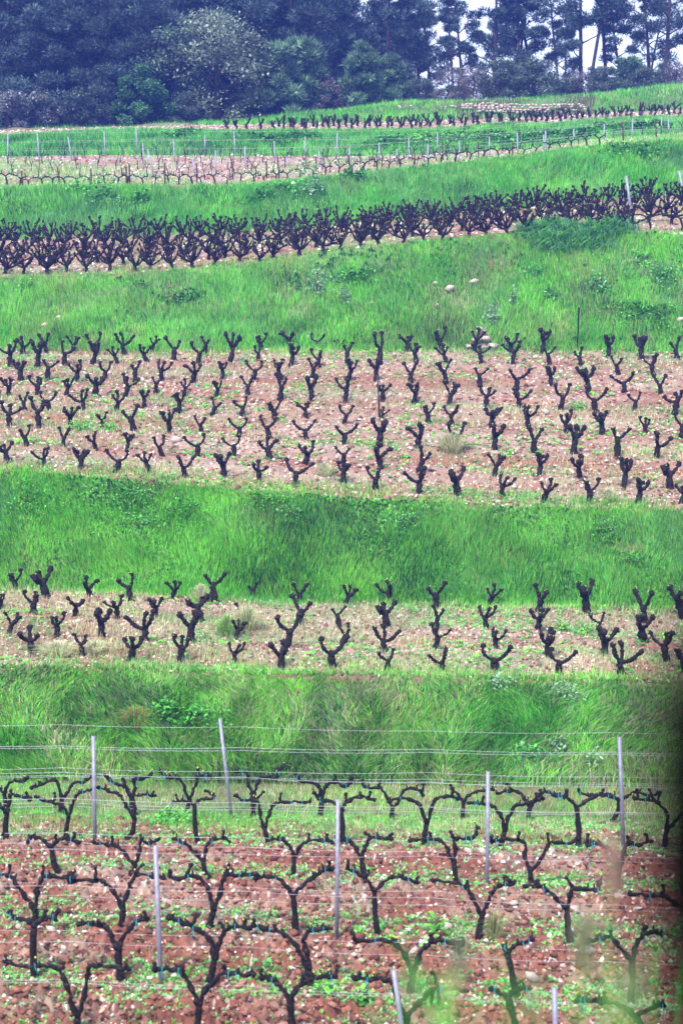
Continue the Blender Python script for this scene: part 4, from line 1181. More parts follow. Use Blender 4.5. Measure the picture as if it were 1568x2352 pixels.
for (p, r, lab) in [
 (e5(170, 800), .10, 'round orange-white stone at the bottom left corner'), (e5(50, 48), .07, 'pale pinkish stone at the left edge below wires'),
 (e5(450, 445), .08, 'flat pale stone beside the second vine of the fifth wired row'), (e5(240, 490), .09, 'flat pinkish stone right of the leftmost front trunk'),
 (e5(1075, 478), .11, 'white stone under the blue-tied vine end'), (e5(1152, 476), .08, 'pale orange stone right of the white one under the wires'),
 (e5(610, 445), .07, 'pale stone near the leaning brownish post'), (e5(1150, 865), .06, 'small orange stone at the bottom edge'), (e5(985, 262), .06, 'pale upright stone behind a forked trunk'),
 (e5(90, 452), .06, 'pale stone under the leftmost vine arms'), (e5(1255, 335), .06, 'grey rounded stone in green weeds strip'),
 (e6(480, 450), .09, 'white stone in weeds strip right of the second vine'), (e6(115, 330), .11, 'large pale stone left of the third forked trunk'), (e6(790, 330), .09, 'pale pink stone in the middle weeds strip'),
 (e6(770, 272), .12, 'broad pinkish stone behind the weeds strip'), (e6(1000, 355), .09, 'pale stone left of a forked trunk in the weeds'), (e6(1062, 378), .10, 'pale orange stone right of a forked trunk in the weeds'), (e6(1115, 395), .10, 'flat white stone right of the pale orange one'),
 (e6(970, 608), .09, 'round white stone on red clay, lower right'), (e6(1015, 625), .08, 'yellowish stone just right of the round white one'), (e6(875, 688), .10, 'flat pale stone beside yellow buds, lower right'), (e6(1120, 565), .16, 'largest white stone on red clay by the blurred seed head'),
 (e6(1272, 305), .09, 'pale stone half hidden behind blurred stalk'), (e6(950, 855/8), .12, 'pale orange flat stone behind the third wired row'), (e6(580, 100), .12, 'flat pink stone left of the straight grey post'), (e6(330, 565), .08, 'pale stone beside forked trunk of the fifth row'),
 (e6(90, 770), .13, 'white stone partly under leafy weed, bottom centre'), (e6(645, 765/8), .1, 'pale stone just left of the straight grey post'), (e6(1425, 505), .07, 'pale stone near the dark right edge'), (e6(10, 725), .07, 'orange stone at the bottom centre between vines')]:
    stone(p[0], p[1], r, lab)
for (p, r, lab) in [(S2(1168 + 605 / Z5, 600 + 483 / Z5), .30, 'big white angular stone high on the tall grass bank'), (S2(1168 + 498 / Z5, 600 + 532 / Z5), .26, 'pinkish white stone below the big white one on the bank'), (S2(1168 + 432 / Z5, 600 + 512 / Z5), .17, 'small pale stone left of the pinkish one on the bank'),
 (S2(1168 + 135 / Z5, 600 + 600 / Z5), .16, 'small white stone near the centre of the tall bank'), (S2(270 / Z5, 600 + 662 / Z5), .2, 'pale stone on the left part of the tall bank'), (S2(205 / Z5, 600 + 707 / Z5), .22, 'pinkish stone low on the left part of the tall bank'),
 (S2(1168 + 1550 / Z5, 600 + 680 / Z5), .25, 'pale stone at the right edge of the tall bank'), (S2(1168 + 985 / Z5, 600 + 217 / Z5), .25, 'white stone at the foot of the dense vines'), (S2(1168 + 435 / Z5, 600 + 625 / Z5), .2, 'mossy pale stone in the middle of the tall bank'),
 (S2(655 / Z5, 1100 + 272 / Z5), .17, 'pale flat stone in the third row, left half of middle terrace'), (S2(682 / Z5, 1100 + 275 / Z5), .14, 'smaller pale stone right beside the flat one'), (S2(810 / Z5, 1100 + 553 / Z5), .17, 'orange-white stone between vines of the seventh row'),
 (S2(1168 + 75 / Z5, 1100 + 298 / Z5), .17, 'pale stone near centre of the middle terrace'), (S2(1168 + 240 / Z5, 1100 + 158 / Z5), .16, 'whitish stone at the back of the middle terrace'), (S2(1168 + 935 / Z5, 1100 + 438 / Z5), .13, 'white round stone in the right half of the middle terrace'),
 (S2(1168 + 890 / Z5, 1100 + 165 / Z5), .17, 'flat pale stone behind the vines, right of the cairn'), (S2(1168 + 718 / Z5, 1650 + 105 / Z5), .10, 'orange stone on the front edge of the middle terrace'),
 (S2(1165 / Z5, 1650 + 845 / Z5), .09, 'small white stone at the foot of a front row vine, lower terrace'), (S2(1168 + 535 / Z5, 1650 + 797 / Z5), .12, 'grey white stone right of a front row vine, lower terrace'), (S2(450 / ZL, 607 / ZL), .35, 'pale boulder on the crest of the long bank, left'),
 (S2(1168 + 1270 / ZL, 410 / ZL), .35, 'pale boulder on the skyline bank, right'), (S2(1168 + 1300 / ZL, 412 / ZL), .35, 'reddish boulder on the skyline bank, right')]:
    stone(p[0], p[1], r, lab)
# little cairn behind the vines
g = hit(1100, 806, near=60)
cr = empty('cairn', g)
for (dx, dz, r) in ((-.35, .15, .22), (.05, .16, .26), (.42, .15, .22), (-.12, .42, .2), (.28, .42, .24), (.1, .64, .19), (.02, .8, .12)):
    o = obj('stone', rn.choice(SM), None, cr, (dx, rn.uniform(-.08, .08), dz)); o.scale = (r * 1.2, r, r * .8); o.rotation_euler = (0, rn.uniform(-.2, .2), rn.uniform(0, 6))
tag(cr, 'small heap of pale stones behind the vines of middle terrace', 'stone pile')

# dry stone wall under the wood
def wall(parts, label, cat='wall', name='dry_stone_wall'):
    px, py = z2(*parts[0][:2])
    g0 = hit(px, py, near=107.5)
    root = empty(name, g0)
    n = 0
    for (x0, y0, x1, y1, dens) in parts:
        y = y0
        while y < y1:
            x = x0 + rn.uniform(0, 8)
            while x < x1 and n < 298:
                w = rn.uniform(11, 22)
                if rn.random() < dens:
                    q = z2(x + w / 2, y + rn.uniform(-3, 3))
                    a, b = ray(*q)
                    D = hit(q[0], z2(0, y1)[1], near=107.5)[1] - .25 + (y1 - y) * .008
                    s = w / ZL / 1.4898 * D / F / 2
                    o = obj('stone', rn.choice(SM), None, root, (a * D - g0[0], D - g0[1], b * D - g0[2]))
                    o.scale = (s * 1.05, .22, rn.uniform(.11, .17)); o.rotation_euler = (0, rn.uniform(-.15, .15), rn.uniform(-.25, .25) + rn.choice([0, PI]))
                    n += 1
                x += w + 1
            y += rn.uniform(9, 12)
    tag(root, label, cat)
wall([(622, 478, 700, 520, .97), (700, 482, 860, 516, .93), (865, 484, 1000, 522, .85), (1000, 482, 1112, 512, .7), (545, 480, 606, 508, .85), (465, 492, 525, 504, .7), (385, 490, 425, 500, .6), (255, 488, 330, 500, .45)], 'pale dry stone wall holding the topmost grassy bank')
wall([(1378, 482, 1480, 508, .5)], 'collapsed heap of pale stones in the topmost bank, far right', 'stone pile', 'stone_heap')

# ------------------------------------------------------------------ plants on the banks and terraces
def leaf_plant(px, py, w, h, n, pal, label, cat='plant', name='leafy_plant', ls=.09, near=None, stems=6, white=0, shape=1.0, ragged=.35):
    """leaves spread through a low mound of width w and height h"""
    g = hit(px, py, near)
    root = empty(name, g)
    r = np.random.default_rng(int(px * 7 + py))
    st = MB(); rr = random.Random(int(px + py))
    for _ in range(stems):
        e = np.array([rr.uniform(-w, w) * .4, rr.uniform(-.3, .3) * w, h * rr.uniform(.6, .95)])
        tube(st, [(0, 0, -.05), e * .5 + np.array([0, 0, .05]), e], [.012, .009, .005], 4, tone=G['olive'] * .4)
    obj('stems', st.mesh('stems'), M_LEAF, root)
    u = r.uniform(0, 1, n) ** .5; th = r.uniform(0, 2 * PI, n); zz = r.uniform(0, 1, n)
    lob = 1 + ragged * np.sin(th * 3 + r.uniform(0, 6)) + ragged * .6 * np.sin(th * 7 + 1)
    rad = w / 2 * u * lob * np.sqrt(np.clip(1.05 - zz ** 1.4, 0, 1)) * shape
    C = np.stack([np.cos(th) * rad, np.sin(th) * rad * .7, zz * h * (.75 + .35 * np.sin(th * 2 + 2))], 1)
    gz = height(g[0] + C[:, 0], g[1] + C[:, 1]) - g[2]
    C[:, 2] += gz
    L = r.uniform(.6, 1.3, n) * ls
    V, tone = leaf_quads(C, L, r, [G[p] for p in pal] if isinstance(pal[0], str) else pal)
    if white:
        tone[r.uniform(0, 1, n * 4).reshape(n, 4)[:, 0].repeat(4) < white] = (.85, .85, .8)
    obj('leaves', mesh('leaves', V, np.arange(len(V)).reshape(-1, 4), tone), M_LEAF, root)
    tag(root, label, cat)
    return root
def leaf_quads(C, L, r, pal, droop=.3):
    n = len(C)
    th = r.uniform(0, 2 * PI, n); el = r.uniform(-.3, 1.1, n)
    d = np.stack([np.cos(th) * np.cos(el), np.sin(th) * np.cos(el), np.sin(el)], 1)
    s = np.stack([-np.sin(th), np.cos(th), r.uniform(-.4, .4, n)], 1)
    hl, hw = L[:, None] / 2, L[:, None] * .3
    V = np.stack([C - d * hl, C + s * hw, C + d * hl, C - s * hw], 1).reshape(-1, 3)
    c = np.array(pal)[r.integers(0, len(pal), n)] * r.uniform(.75, 1.3, n)[:, None]
    return V, np.repeat(c, 4, 0)

P3 = lambda x, y: S2(1168 + x / Z5, 600 + y / Z5)
P3L = lambda x, y: S2(x / Z5, 600 + y / Z5)
BL = ['blue', 'blue', 'mid']; DK = ['deep', 'mid', 'deep', 'mid']; PALE_ = [(.26, .42, .26), (.18, .36, .18), (.34, .48, .34)]
for q in [
 (*P3(1172, 535), 1.1, .75, 420, BL, 'bushy blue green plant on the tall bank, right of centre'), (*P3(1475, 480), 1.5, .8, 520, BL, 'wide blue green plant on the tall bank near the right edge'),
 (*P3(1400, 665), 3.0, .45, 1300, DK, 'dark ivy patch low on the tall bank at right'), (*P3(690, 690), .6, .75, 220, PALE_, 'pale green weed low on the tall bank'), (*P3(790, 600), .4, .7, 120, PALE_, 'thin pale weed at mid height of the tall bank'),
 (*P3(955, 565), .7, .6, 200, BL, 'small blue green weed on the tall bank'), (*P3(890, 480), .8, .5, 180, BL, 'low grey green weed near top of the tall bank'), (*P3(1370, 395), 1.2, .5, 260, ['bright', 'mid', 'blue'], 'bright leafy weed below the tall grass tuft'),
 (*P3L(1460, 545), .9, .9, 300, PALE_, 'pale milky weed near the picture centre on the tall bank'), (*P3(12, 600), .7, .8, 220, PALE_, 'pale weed just right of the centre on the tall bank'), (*P3L(850, 590), 2.0, .6, 700, DK, 'dark bramble patch on the left of the tall bank'),
 (*P3(70, 480), 1.8, .5, 700, DK, 'dark bramble below a red earth scar on the tall bank'), (*P3L(640, 530), 1.2, .4, 300, DK, 'small dark bramble high on the tall bank, left'), (*P3L(120, 530), 1.0, .45, 240, ['bright', 'mid'], 'bright weed clump at far left of the tall bank')]:
    leaf_plant(*q[:2], q[2], q[3], q[4], q[5], q[6], ls=.13)
for q in [
 (*P3L(475, 140), 1.6, 1.3, 650, BL, 'round blue green bush on the bank above dense vines, left', 0), (*P3L(370, 110), 1.6, .8, 500, ['bright', 'mid', 'mid'], 'bright green bush left of the round blue green bush', 0),
 (*P3L(650, 150), 1.4, .8, 450, DK, 'dark bush right of the round blue green bush', 0), (*P3L(1430, 140), 1.7, 1.6, 800, BL, 'white flowering bush on the bank above dense vines', .14), (*P3L(1200, 155), 1.7, .6, 500, DK, 'dark bramble beside red earth, left of the flowering bush', 0),
 (*P3L(1300, 110), 1.4, .6, 350, ['bright', 'mid', 'deep'], 'green bramble just left of the flowering bush', 0), (*S2(1168 + 60 / ZL, 860 / ZL), 2.2, .8, 700, DK, 'dark brambles by a red scar on the upper bank, centre', 0), (*S2(1168 + 1330 / ZL, 740 / ZL), 3.2, .7, 800, DK, 'dark brambles on the upper bank at right', 0)]:
    leaf_plant(*q[:2], q[2], q[3], q[4], q[5], q[6], 'bush', 'wild_bush', ls=.17, white=q[7])
# ivy over the long bank
for i, (x, y, w, lab) in enumerate([(250, 655, 4.0, 'dark ivy patch, leftmost on the long bank behind posts'), (420, 640, 5, 'bright topped ivy on the long bank behind posts'), (600, 650, 5, 'dark ivy in the middle of the long bank behind posts'), (800, 640, 5, 'dark ivy right of the middle on the long bank'), (1000, 625, 4.5, 'dark ivy on the right part of the long bank'), (1150, 608, 3.5, 'dark ivy near the right end of the long bank'), (1400, 590, 3, 'rightmost dark ivy on the long bank')]):
    p = z2(x, y + 12)
    leaf_plant(*p, w * 1.2, .55, 1500, DK if i != 1 else ['bright', 'mid', 'deep'], lab, 'ivy', 'ivy_patch', ls=.2, near=90.6)
for i, (x, y, w, lab) in enumerate([(1180, 650, 4.5, 'dark ivy left of centre on the long bank'), (1380, 640, 3.5, 'small dark ivy just left of centre on the long bank'), (860, 640, 2.5, 'dark patch above red stones on the long bank')]):
    p = z1(x, y + 5)
    leaf_plant(*p, w, .5, 900, DK, lab, 'ivy', 'ivy_patch', ls=.22, near=92)
Q = lambda x, y: S2(x / Z5, 1650 + y / Z5)
QR = lambda x, y: S2(1168 + x / Z5, 1650 + y / Z5)
for q in [
 (*Q(150, 110), 1.5, .5, 600, ['mid', 'deep', 'bright'], 'leafy bramble at the upper left of the lower bank'), (*Q(600, 110), 2.4, .5, 1300, ['mid', 'deep', 'mid', 'blue'], 'wide leafy bramble high on the lower bank, left of centre'), (*Q(850, 180), 1.5, .6, 800, ['mid', 'deep'], 'rounded leafy bramble below the wide one on the lower bank'),
 (*Q(1200, 130), 1.3, .5, 500, ['mid', 'deep', 'bright'], 'leafy bramble high on the lower bank at centre'), (*Q(1340, 200), .9, .5, 350, ['mid', 'deep', 'blue'], 'small leafy bramble near centre of the lower bank'), (*QR(300, 230), 1.0, .5, 350, ['mid', 'blue'], 'blue green weed clump right of centre on the lower bank'),
 (*QR(1210, 250), .8, .6, 320, ['blue', 'mid'], 'upright weed by a dark hollow on the lower bank, right'), (*QR(1340, 400), .9, .35, 300, DK, 'dark weed near the foot of the lower bank, right'), (*Q(660, 205), .9, .35, 300, ['blue', 'mid'], 'low weed in the middle of the lower bank, left')]:
    leaf_plant(*q[:2], q[2], q[3], q[4], q[5], q[6], ls=.075)
U = lambda x, y: S2(x / Z5, 2300 + y / Z5)
UR = lambda x, y: S2(1168 + x / Z5, 2300 + y / Z5)
for q in [
 (*U(830, 285), 2.0, .5, 1100, ['mid', 'deep', 'mid'], 'bright ivy patch behind the leaning steel post'), (*UR(1050, 190), .75, .55, 200, PALE_, 'pale broad-leaved thistle on the lowest bank at right'), (*UR(990, 410), .5, .45, 130, PALE_, 'pale weed at the foot of the lowest bank'),
 (*UR(1155, 480), .45, .5, 110, PALE_, 'pale upright weed left of the right-hand post'), (*UR(850, 450), .8, .4, 420, ['blue', 'mid'], 'feathery blue green weed at the foot of the lowest bank'), (*UR(730, 110), .7, .4, 160, PALE_, 'pale leafy weed at top of the lowest bank, right of centre')]:
    leaf_plant(*q[:2], q[2], q[3], q[4], q[5], q[6], ls=.10)
for (p, w, n, lab) in [(U(800, 700), .9, 500, 'low grey green weed beside the fourth trunk of second wired row'), (S2(1168 + 1010 / Z5, 1650 + 690 / Z5), .55, 160, 'pale leafy weed between vines of the lower terrace'), (S2(1168 + 1120 / Z5, 1650 + 710 / Z5), .7, 260, 'bright green leafy weed between vines of the lower terrace'),
   (S2(1168 + 1080 / Z5, 1100 + 400 / Z5), .8, 220, 'light green weed on the right of the middle terrace'), (S2(370 / Z5, 1100 + 510 / Z5), 1.2, 320, 'bright spreading weed on the left of the middle terrace'), (S2(500 / Z5, 1100 + 510 / Z5), .8, 260, 'dark weed beside the small vine, left of the middle terrace'),
   (e6(90, 800), .5, 90, 'young leafy weed on red clay at bottom centre'), (e5(1490, 780), .6, 150, 'tall bright weed at the bottom centre left'), (e6(430, 480), .4, 90, 'bright weed left of the wire in the weeds strip')]:
    leaf_plant(p[0], p[1], w, .3, n, ['bright', 'mid', 'blue'], lab, ls=.09, stems=3)

def tuft(px, py, w, h, n, pal, label, near=None, cat='grass tuft', lop=0, droop=.35, name='grass_tuft', bw=.012):
    g = hit(px, py, near)
    r = np.random.default_rng(int(px * 3 + py))
    th = r.uniform(0, 2 * PI, n); sp = r.uniform(.05, 1, n); hh = h * r.uniform(.35, 1.15, n) * (1 - .25 * sp)
    b0 = np.stack([np.cos(th) * sp * w * .18, np.sin(th) * sp * w * .18, 0 * th - .03], 1)
    m = np.stack([np.cos(th) * sp * w * .38, np.sin(th) * sp * w * .38, hh * .85], 1)
    t = np.stack([np.cos(th) * sp * w * .62, np.sin(th) * sp * w * .62, hh * (1.0 - droop * sp * .6)], 1)
    W = np.stack([-np.sin(th), np.cos(th), 0 * th], 1) * bw / 2
    if lop:
        b0[:, 0] *= 3.4; b0[:, 1] *= 2; m[:, 0] *= 1.8; t[:, 0] *= 1.4; m += np.array([-lop * .35, -.1, 0]); t += np.array([-lop, -.25, 0])
        b0[:, 2] += (height(g[0] + b0[:, 0], g[1] + b0[:, 1]) - g[2]); m[:, 2] += (height(g[0] + b0[:, 0], g[1] + b0[:, 1]) - g[2]); t[:, 2] += (height(g[0] + b0[:, 0], g[1] + b0[:, 1]) - g[2])
    V = np.stack([b0 - W, b0 + W, m - W, m + W, t], 1).reshape(-1, 3)
    q = np.arange(n)[:, None] * 5
    f = np.concatenate([q + [0, 1, 3], q + [0, 3, 2], q + [2, 3, 4]], 0)
    c = np.array([G[p] if isinstance(p, str) else p for p in pal])[r.integers(0, len(pal), n)] * r.uniform(.8, 1.25, n)[:, None]
    o = obj(name, mesh('tuft', V, f, np.repeat(c, 5, 0)), M_GRASS, loc=g)
    tag(o, label, cat)
ST = ['straw', (.72, .70, .52), (.66, .62, .44), 'olive']
tuft(*S2(1168 + 505 / Z5, 1100 + 605 / Z5), 1.2, .65, 900, ST, 'fountain of dry grass round a vine on the middle terrace')
tuft(*S2(1140 / Z5, 1650 + 690 / Z5), .95, .6, 700, ST, 'tallest tuft of dry straw grass behind a lower terrace vine')
tuft(*S2(1045 / Z5, 1650 + 700 / Z5), .8, .5, 600, ['olive', 'straw', 'mid'], 'greenish dry grass tuft left of the tallest straw tuft')
tuft(*S2(260 / Z5, 1650 + 800 / Z5), 1.2, .35, 800, ST, 'flattened straw tuft at the left front of the lower terrace')
tuft(*S2(440 / Z5, 1650 + 780 / Z5), .8, .25, 400, ST, 'low straw tuft right of the second front vine, lower terrace')
tuft(*S2(925 / Z5, 1650 + 560 / Z5), .7, .45, 400, ST, 'dry grass tuft at the back of the lower terrace')
tuft(*S2(1490 / Z5, 1100 + 710 / Z5), .7, .4, 450, ST, 'straw grass tuft near the centre front of the middle terrace')
tuft(*S2(1168 + 1225 / Z5, 1100 + 830 / Z5), .8, .4, 450, ST, 'straw grass tuft at the right front of the middle terrace')
tuft(*S2(1168 + 1120 / Z5, 1100 + 240 / Z5), 1.0, .35, 450, ST, 'straw grass tuft at the back right of the middle terrace')
tuft(*e6(700, 500), .45, .45, 260, ['olive', 'straw', (.4, .3, .2)], 'brownish dry grass beside a trunk in the fifth wired row', bw=.008)
LUSH = [(890, 262, 'leftmost'), (950, 285, 'second from left'), (1010, 262, 'third from left'), (1040, 330, 'lowest in the middle'), (1080, 280, 'fourth from left'), (1130, 318, 'lowest at the right'), (1140, 262, 'fifth from left'), (1200, 285, 'sixth from left'), (1215, 250, 'seventh from left'), (1280, 262, 'eighth from left'), (985, 330, 'lowest at the left')]
for i, (x, y, lab) in enumerate(LUSH):
    tuft(*P3(x + (i * 37) % 23 - 11, y + (i * 19) % 17 - 4), 1.1 + .5 * ((i * 7) % 5) / 5, .5 + .3 * ((i * 3) % 4) / 4, 330, [(.12, .38, .14), (.16, .44, .2), (.05, .2, .07), (.26, .52, .3), 'mid', 'bright'], 'lush wind-bent grass clump below the dense vines, ' + lab, bw=.03, droop=1.0, lop=.35)
for (x, y, w, h, lab) in [(620, 310, 1.0, .55, 'grass tuft with reddish stems on the lowest bank'), (60, 360, 1.3, .7, 'tall green grass clump at the left of the lowest bank')]:
    tuft(*U(x, y), w, h, 500, ['mid', 'olive', (.4, .2, .1)] if x > 100 else ['mid', 'bright', 'deep'], lab)

# ------------------------------------------------------------------ the wood
def needle_cloud(r, C, R, n, pal, size=(.22, .45), wid=.045, up=.5):
    u = r.normal(0, 1, (n, 3)); u /= np.linalg.norm(u, axis=1)[:, None]
    rad = r.uniform(.25, 1, n) ** .55
    P = np.array(C) + u * rad[:, None] * np.array(R)
    d = u * .7 + r.normal(0, .5, (n, 3)) + np.array([0, 0, up]); d /= np.linalg.norm(d, axis=1)[:, None]
    s = np.cross(d, r.normal(0, 1, (n, 3))); s /= np.linalg.norm(s, axis=1)[:, None]
    L = r.uniform(size[0], size[1], n)[:, None]
    V = np.stack([P - s * wid, P + s * wid, P + d * L], 1).reshape(-1, 3)
    c = np.array(pal)[r.integers(0, len(pal), n)] * r.uniform(.6, 1.4, n)[:, None]
    return V, np.repeat(c, 3, 0)
PINE = [(.036, .066, .062), (.017, .033, .034), (.065, .10, .09)]
def tree_proto(name, seed, H, crown0, spread, nl, per, pal, lean=.1, trunk=.16, leaf='needle', ls=(.3, .55), low=False, flat=.55, forked=False, wid=.05):
    rr = random.Random(seed); r = np.random.default_rng(seed)
    root = empty(name)
    mb = MB()
    lx, ly = rr.uniform(-lean, lean) * H, rr.uniform(-lean, lean) * H * .5
    tp = [(0, 0, -.4), (lx * .2 + rr.uniform(-.2, .2), ly * .2, H * .3), (lx * .6 + rr.uniform(-.3, .3), ly * .6, H * .62), (lx, ly, H * .95)]
    ct = catmull(tp, 5)
    tube(mb, ct, lambda t: trunk * (1.2 - .95 * t), 7, rr, .12)
    Vs, Ts = [], []
    for i in range(nl):
        t = crown0 + (1 - crown0) * (i + rr.random()) / nl
        p = np.array(ct[min(int(t * (len(ct) - 1)), len(ct) - 2)])
        az = i * 2.4 + rr.uniform(-.5, .5)
        k = (t - crown0) / (1 - crown0 + 1e-6)
        reach = spread * (1 - .6 * k) * rr.uniform(.45, 1.1) if not low else spread * math.sqrt(max(.05, 1 - k * k * .9)) * rr.uniform(.4, 1.05)
        e = p + np.array([math.cos(az) * reach, math.sin(az) * reach, reach * rr.uniform(.1, .7)])
        mid = (p + e) / 2 + np.array([rr.uniform(-.2, .2), rr.uniform(-.2, .2), rr.uniform(-.1, .3)])
        tube(mb, catmull([p, mid, e], 3), lambda q: trunk * .38 * (1 - .7 * q), 5, rr, .15)
        for j in range(3 if leaf == 'needle' else 4):
            c = e + np.array([rr.uniform(-.8, .8), rr.uniform(-.8, .8), rr.uniform(-.3, .6)]) * spread * .22
            if j: tube(mb, [mid * .3 + e * .7, c], [trunk * .13, trunk * .06], 4)
            R = spread * rr.uniform(.2, .36)
            if leaf == 'needle':
                V, T = needle_cloud(r, c, (R, R, R * flat), per, np.array(pal) * rr.uniform(.35, 2.1), ls, wid)
                Vs.append(V); Ts.append(T)
            else:
                u = r.normal(0, 1, (per, 3)); u /= np.linalg.norm(u, axis=1)[:, None]
                P = c + u * (r.uniform(.2, 1, per) ** .5)[:, None] * np.array((R, R, R * .75))
                V, T = leaf_quads(P, r.uniform(ls[0], ls[1], per), r, pal)
                Vs.append(V); Ts.append(T)
    kid(root, obj('trunk', mb.mesh('tree_trunk', True), M_TRUNK, root))
    V, T = np.concatenate(Vs), np.concatenate(Ts)
    kk = 3 if leaf == 'needle' else 4
    kid(root, obj('crown', mesh('crown', V, np.arange(len(V)).reshape(-1, kk), T), M_NEEDLE, root))
    return root
TALL = [tree_proto('pine_tree', 400 + k, 14.5, [.5, .34, .54, .44, .3][k], [2.1, 1.8, 2.6, 2.2, 1.6][k], 16, 120, PINE, .2, .15, ls=(.2, .38), wid=.04) for k in range(5)]
DENSE = [tree_proto('pine_tree', 420 + k, 13.0, .12, 3.6, 34, 230, PINE, .06, .2, ls=(.18, .36), wid=.042) for k in range(4)]
GREENP = [tree_proto('young_pine', 440 + k, 5.2, .06, 1.6, 26, 110, [(.07, .13, .07), (.09, .16, .09), (.05, .10, .055)], .03, .09, low=True) for k in range(3)]
BUSH = [tree_proto('shrub', 460 + k, 3.8, .04, 2.1, 26, 60, [(.10, .14, .10), (.07, .11, .08), (.13, .17, .13)], .05, .08, 'leaf', (.12, .26), True) for k in range(3)]
MAUVE = [tree_proto('shrub', 480 + k, 4.0, .06, 1.9, 22, 44, [(.19, .15, .17), (.13, .12, .13), (.22, .20, .19)], .05, .08, 'leaf', (.10, .22), True) for k in range(2)]
PALET = tree_proto('oak_tree', 500, 7.2, .14, 3.6, 36, 52, [(.24, .30, .20), (.19, .25, .17), (.28, .32, .25), (.14, .2, .14)], .03, .16, 'leaf', (.14, .3), True)
PALE2 = tree_proto('oak_tree', 507, 6.4, .14, 3.0, 30, 70, [(.15, .24, .15), (.12, .19, .13), (.2, .3, .17)], .04, .14, 'leaf', (.14, .3), True)
GB = tree_proto('shrub', 511, 3.6, .04, 1.9, 24, 110, [(.06, .17, .07), (.09, .22, .08)], .04, .09, 'leaf', (.12, .24), True)
WB = [tree_proto('shrub', 515 + k, 2.4, .04, 1.8, 18, 60, [(.30, .30, .33), (.10, .13, .11), (.18, .2, .2)], .05, .06, 'leaf', (.12, .24), True) for k in range(2)]
def plant_tree(p, px, D, s, label, cat, group=None, rz=None, lift=0):
    if p.name not in USED:
        USED.add(p.name); o = p
    else:
        o = dup(p)
    a, _ = ray(px, 250)
    o.location = (a * D, D, h1(a * D, D) - .1 + lift)
    o.rotation_euler = (0, 0, rn.uniform(0, 6.28) if rz is None else rz)
    o.scale = (s, s, s)
    tag(o, label, cat, group)
rn = random.Random(77)
# tall bare-stemmed pines against the sky, right
xs = [660, 715, 770, 800, 835, 880, 930, 955, 990, 1045, 1072, 1135, 1165, 1200, 1245, 1290, 1325, 1345, 1400, 1440, 1485, 1530, 1575]
for i, px in enumerate(xs):
    D = rn.uniform(128, 142)
    plant_tree(TALL[i % 5], px + rn.uniform(-8, 8), D, rn.uniform(.75, 1.15), 'tall bare-stemmed pine against the sky, %s from left' % nth(i + 1), 'pine', 'tall pines along the ridge')
# dense pines, left and behind
xs = [-70, -10, 45, 110, 165, 225, 280, 335, 395, 450, 505, 560, 615, 665]
for i, px in enumerate(xs):
    plant_tree(DENSE[i % 4], px, rn.uniform(120, 128), rn.uniform(.95, 1.15), 'dark dense pine of the left wood, %s from left' % nth(i + 1), 'pine', 'dense pines of the wood')
xs = [-90, -30, 30, 85, 145, 205, 265, 320, 380, 440, 500, 560, 620, 680]
for i, px in enumerate(xs):
    plant_tree(DENSE[(i + 2) % 4], px, rn.uniform(136, 150), rn.uniform(1.1, 1.4), 'dark pine deep in the left wood, %s from left' % nth(i + 1), 'pine', 'pines deep in the wood')
for i, (px, s) in enumerate([(20, .8), (95, .72), (190, .8), (270, .7), (360, .68)]):
    plant_tree(DENSE[(i + 1) % 4], px, 116, s, 'dark pine at the front edge of the left wood, %s from left' % nth(i + 1), 'pine', 'pines at the wood edge')
for i, px in enumerate([740, 790, 850, 905]):
    plant_tree(DENSE[(i + 1) % 4], px, rn.uniform(140, 150), rn.uniform(.9, 1.15), 'dark pine deep in the middle of the wood, %s from left' % nth(i + 1), 'pine', 'pines deep in the middle of the wood')
for i, px in enumerate(range(960, 1640, 170)):
    plant_tree(TALL[(i * 2 + 1) % 5], px, rn.uniform(144, 152), rn.uniform(.8, 1.0), 'pine in the second rank behind the ridge, %s from left' % nth(i + 1), 'pine', 'second rank of ridge pines')
for i, px in enumerate(range(1000, 1640, 48)):
    plant_tree([BUSH[0], BUSH[1], MAUVE[1], BUSH[2], GREENP[1]][i % 5], px + rn.uniform(-12, 12), rn.uniform(121, 126), rn.uniform(.5, .75), 'undergrowth shrub beneath the ridge pines, %s from left' % nth(i + 1), 'shrub', 'undergrowth beneath the ridge pines')
for i, px in enumerate([770, 850, 930, 985, 1060, 1130, 1200, 1300, 1370, 1450, 1520, 1590]):
    plant_tree(DENSE[i % 4], px, rn.uniform(122, 127), rn.choice([.17, .2, .24, .34]), 'short dark pine under the tall ones, %s from left' % nth(i + 1), 'pine', 'short pines under the tall ones')
plant_tree(PALET, 500, 115.5, 1.0, 'pale leafed spring oak, tallest light tree in front of the dark wood', 'oak', rz=1)
plant_tree(PALE2, 395, 117, 1.0, 'soft green oak just left of the pale leafed one', 'oak', rz=2)
plant_tree(GREENP[0], 640, 116, 1.0, 'slender pale pine right of the pale oak', 'pine', rz=1)
plant_tree(GREENP[1], 700, 117, 1.05, 'young pine second right of the pale oak', 'pine', rz=1)
plant_tree(GREENP[2], 835, 116, .85, 'round green young pine at the centre of the wood edge', 'pine', rz=1)
plant_tree(GREENP[0], 895, 118, .75, 'small pale pine right of the round green one', 'pine', rz=4)
plant_tree(GB, 330, 114.5, 1.0, 'bright green shrub at the foot of the dark wood', 'shrub')
